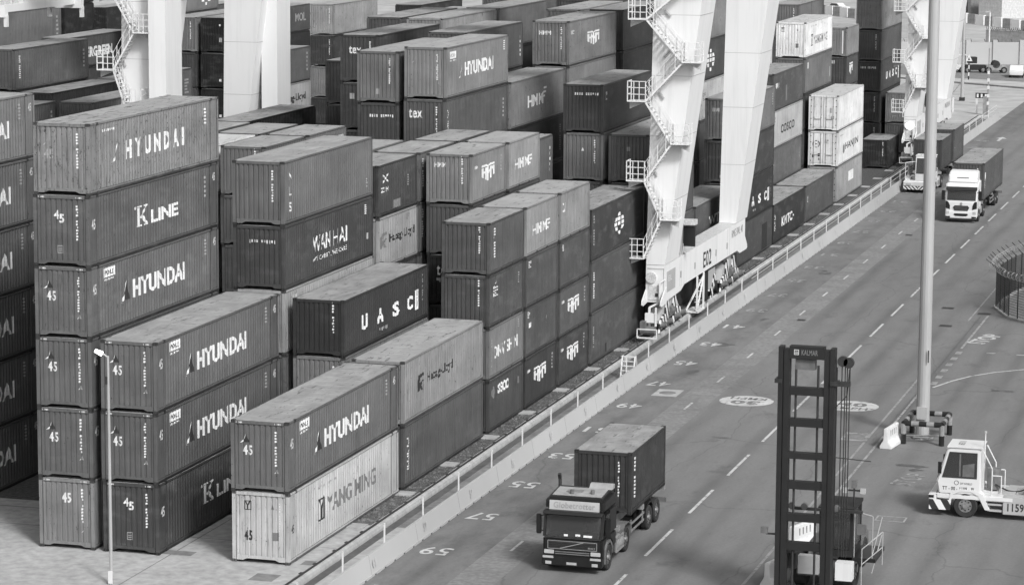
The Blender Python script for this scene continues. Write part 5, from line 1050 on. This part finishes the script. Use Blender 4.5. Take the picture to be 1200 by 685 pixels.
for z in (1.1, 1.9, 2.8, 3.6, 4.4): MB().mat('white_paint').box(-.12, .12, -.12, .1, z, z+.35).build('tag_plate', p)
MB().mat('metal_grey').box(-.5, -.1, -.2, .2, 0, 2.0).build('cabinet', p)
p = thing('warning_sign', 'small white triangular warning sign on a black and white striped post', 'sign', (4.4, 257, 0))
for k in range(5): MB().mat('black_paint' if k % 2 == 0 else 'white_paint').tube((0, 0, k*.45), (0, 0, k*.45+.45), .08, k=8).build('post_band', p)
MB().mat('white_paint').prism([(-.42, 2.3), (.42, 2.3), (0, 3.15)], 1, -.04, .04).build('sign_plate', p); MB().mat('black_paint').prism([(-.12, 2.42), (.12, 2.42), (0, 2.8)], 1, -.055, -.042).build('symbol', p)

# barbed fence round the enclosure at the right edge
f = thing('security_fence', 'curved dark wire mesh fence topped with outward barbed wire arms', 'fence', (0, 0, 0))
FP = [(46, 88), (42, 90.0), (38, 91.5), (35.6, 92), (33.5, 90.8), (32.0, 88.5), (31.0, 85.5), (30.2, 82), (29.8, 78.4), (29.8, 75.2), (31.0, 71.6), (32.9, 69.0), (36, 66.8), (40, 65), (46, 63)]
def along(pts, step):
    out = []
    for a, b_ in zip(pts[:-1], pts[1:]):
        a, b_ = Vector(a), Vector(b_); n = max(1, round((b_-a).length/step)); out += [(a.lerp(b_, i/n), (b_-a).normalized()) for i in range(n)]
    return out
m = MB().mat('steel_dark')
for (q, d) in along(FP, .13): m.tube((q.x, q.y, .1), (q.x, q.y, 2.4), .013, k=3, cap=False)
for z in [i*.16+.1 for i in range(15)]:
    for a, b_ in zip(FP[:-1], FP[1:]): m.tube((a[0], a[1], z), (b_[0], b_[1], z), .013, k=3, cap=False)
stuff_part(m.build('wire_mesh', f))
for (q, d) in along(FP, 1.25):
    n_ = Vector((d.y, -d.x)) if False else Vector((-d.y, d.x))
    if (q-Vector((38, 78))).dot(n_) < 0: n_ = -n_
    MB().mat('steel_dark').box(q.x-.035, q.x+.035, q.y-.035, q.y+.035, 0, 2.5).build('post', f); MB().mat('steel_dark').bar((q.x, q.y, 2.45), (q.x+n_.x*.7, q.y+n_.y*.7, 3.1), .04).build('barb_arm', f)
m = MB().mat('metal_grey'); last = None; i = 0
for (q, d) in along(FP, .07):
    n_ = Vector((-d.y, d.x))
    if (q-Vector((38, 78))).dot(n_) < 0: n_ = -n_
    a = i*.9; p_ = Vector((q.x+n_.x*.3+d.x*.1*math.cos(a), q.y+n_.y*.3+d.y*.1*math.cos(a), 2.75))+Vector((n_.x, n_.y, 0))*.2*math.sin(a)+Vector((0, 0, .22*math.cos(a)))
    if last is not None: m.tube(last, p_, .012, k=3, cap=False)
    last = p_; i += 1
stuff_part(m.build('barbed_coil', f))
m = MB().mat('concrete')
for a, b_ in zip(FP[:-1], FP[1:]): m.bar((a[0], a[1], .06), (b_[0], b_[1], .06), .3, .12)
m.build('plinth', f)
struct(sheet('enclosure_ground', FP, .02, 'asphalt_pale'))
o = thing('service_mast', 'grey mast standing inside the barbed enclosure at the right edge', 'pole', (33.2, 80.5, 0)); MB().mat('pole_metal').tube((0, 0, 0), (0, 0, 9), .16, .13, k=10).build('shaft', o); MB().mat('steel_dark').box(-.9, -.3, -.2, .2, 0, 1.9).build('cabinet', o)

# ------------------------------------------------------------------ background at the upper right
struct(MB().mat('concrete_dark').prism([(-30, 272), (100, 190), (100, 190.7), (-30, 272.7)], 2, 0, .16).build('kerb'))
struct(sheet('cross_road', [(-40, 305), (140, 240), (140, 205), (-30, 272)], .006, 'asphalt_pale'))
for i in range(5): strip('lane_dash', [(-1+i*9, 246-i*5.3), (2+i*9, 244.4-i*5.3)], .3, 'road_worn')
w = thing('perimeter_wall', 'long white perimeter wall with thick pillars behind the parked machines', 'wall', (-40, 269.0, 0), rz=math.atan2(3.6, 9.5)*.9)
MB().mat('concrete_wall').box(0, 130, 0, .25, 0, 2.95).build('wall_panel', w)
for i in range(36): MB().mat('concrete_wall').box(i*3.6-.3, i*3.6+.3, -.2, .45, 0, 3.25).build('pillar', w); 
for i in range(70): MB().mat('steel_dark').bar((i*1.8+.5, .1, 3.0), (i*1.8+.3, -.1, 3.4), .05).build('spike', w)
f = thing('yard_screen', 'grey sheet screen topped with coiled barbed wire behind the white wall', 'fence', (-1.1, 318, 0), rz=R(-20)); MB().mat('metal_grey').box(0, 40, 0, .1, 0, 2.5).build('sheet', f); m = MB().mat('steel_dark')
for i in range(400): a = i*1.9; m.bar((i*.1, .2*math.cos(a), 2.75+.25*math.sin(a)), (i*.1+.1, .2*math.cos(a+1.9), 2.75+.25*math.sin(a+1.9)), .05)
stuff_part(m.build('barbed_coil', f))
ORD = 'first second third fourth fifth sixth seventh eighth ninth tenth eleventh twelfth thirteenth fourteenth fifteenth sixteenth seventeenth'.split()
blk = [MB().mat('white_paint').box(-.8, .8, -.3, .3, 0, 1.6).mesh('block'), MB().mat('metal_grey').box(-.8, .8, -.3, .3, 0, 1.6).mesh('block')]
for i in range(17):
    for r0, (x0, y0, dx, dy) in enumerate(((-22.5, 393, 1.75, -2.7), (-40, 394.5, 1.7, -2.4))):
        if r0 and i > 8: continue
        a = tag(put('concrete_block', blk[i % 2], None, (x0+dx*i, y0+dy*i, 0)), ('white' if i % 2 == 0 else 'grey')+' concrete block, '+ORD[i]+' from the left of the '+('row before the white shed' if r0 == 0 else 'row beside the parked saloon'), 'block', 'blocks alternating white and grey'); a.rotation_euler.z = -.6
b = thing('shed', 'plain white shed with a dark eave behind the concrete blocks', 'building', (-11.5, 392, 0), rz=R(-35)); MB().mat('crane_white_dirty').box(0, 5.2, 0, 6, 0, 4.0).build('wall', b); MB().mat('steel_dark').box(-.1, 5.3, -.2, 6.2, 4.0, 4.15).build('roof', b)
b = thing('workshop', 'grey ribbed workshop wall left of the plain white shed', 'building', (-20.5, 399.5, 0), rz=R(-35)); MB().mat('metal_grey').box(0, 9, 0, 8, 0, 5).build('wall', b)
for i in range(6): MB().mat('steel_dark').box(i*1.5+.5, i*1.5+.75, -.1, 0, .4, 4.6).build('louvre', b)
for i, (x, y, h) in enumerate(((1.5, 395, 5.5), (8.2, 392, 6), (14, 389, 5.5))):
    b = thing('silo', ('narrow', 'middle', 'wide')[i]+' pale grey storage block at the far upper right corner', 'silo', (x, y, 0)); MB().mat('metal_grey').box(0, 5.4, 0, 5, 0, h).build('tank_body', b); MB().mat('steel_dark').box(2.5, 2.8, -.1, 0, 2.6, 3.6).build('hatch', b); MB().mat('plastic_grey').box(4.4, 5.2, -.15, 0, 0, h).build('pipe', b)
def car(label, x, y, rz, paint='white_paint', van=False):
    t = thing('parked_car', label, 'car', (x, y, 0), None, rz); pr = [(-2.1, .35), (-2.15, .8), (-1.1, .95), (-.5, 1.45), (.9, 1.45), (1.5, 1.0), (2.1, .9), (2.15, .35)] if not van else [(-2.2, .4), (-2.25, 1.1), (-1.4, 1.3), (-.9, 2.0), (2.2, 2.05), (2.25, .4)]
    MB().mat(paint).prism(pr, 0, -.85, .85).build('car_body', t, None, .06)
    for s in (-.86, .86): MB().mat('window_glass').prism([(-.85, 1.0), (-.42, 1.38), (.8, 1.38), (1.2, 1.0)], 0, s-.01, s+.01).build('side_window', t)
    for yy in (-1.35, 1.35):
        for xx in (-.78, .78): wheel(t, xx, yy, .33, .2)
    return t
car('white saloon car parked on the pale lot beyond the stacks', -37.4, 402, R(62)); car('small white car parked before the perimeter wall near the right picture edge', 9.6, 263.5, R(4), van=False); car('dark van parked by the grey storage blocks', 9.0, 384, R(70), 'dark_paint', True)
def machine(label, x, y, paint, rz, kind):
    t = thing('parked_machine', label, 'machine', (x, y, 0), None, rz)
    MB().mat(paint).box(-1.3, 1.3, -.6, .6, .35, 1.0).build('machine_body', t, None, .05)
    if kind == 0:
        for xx in (-1.3, 1.3):
            for yy in (-.6, .6): MB().mat('steel_dark').box(xx-.04, xx+.04, yy-.04, yy+.04, 1.2, 2.2).build('canopy_post', t)
        MB().mat(paint).box(-1.5, 1.5, -.75, .75, 2.2, 2.3).build('canopy', t)
    elif kind == 1: MB().mat('black_paint').box(-.9, .2, -.6, .6, 1.2, 2.0).build('machine_cab', t)
    else: MB().mat('rubber').tube((0, -.6, 1.1), (0, .6, 1.1), .5, k=16).build('cable_drum', t)
    for xx in (-1.0, 1.0):
        for yy in (-.7, .7): wheel(t, xx, yy, .4, .25, axis='y')
    return t
machine('pale low tug with a canopy parked before the perimeter wall', 1.0, 268.5, 'crane_white_dirty', R(18), 0); machine('black low tug parked next to the pale canopied tug', 3.6, 269, 'black_paint', R(18), 1); machine('grey drum carrier parked in the middle of the machine row', 6.2, 269.4, 'metal_grey', R(18), 2)
lp = thing('street_light', 'small street light with white lamp rising behind the white wall pillar', 'street light', (1.6, 300, 0)); MB().mat('white_paint').tube((0, 0, 0), (0, 0, 6.0), .1, k=8).build('shaft', lp); MB().mat('lamp_glass').box(-.6, .1, -.15, .15, 6.0, 6.2).build('lamp_head', lp)
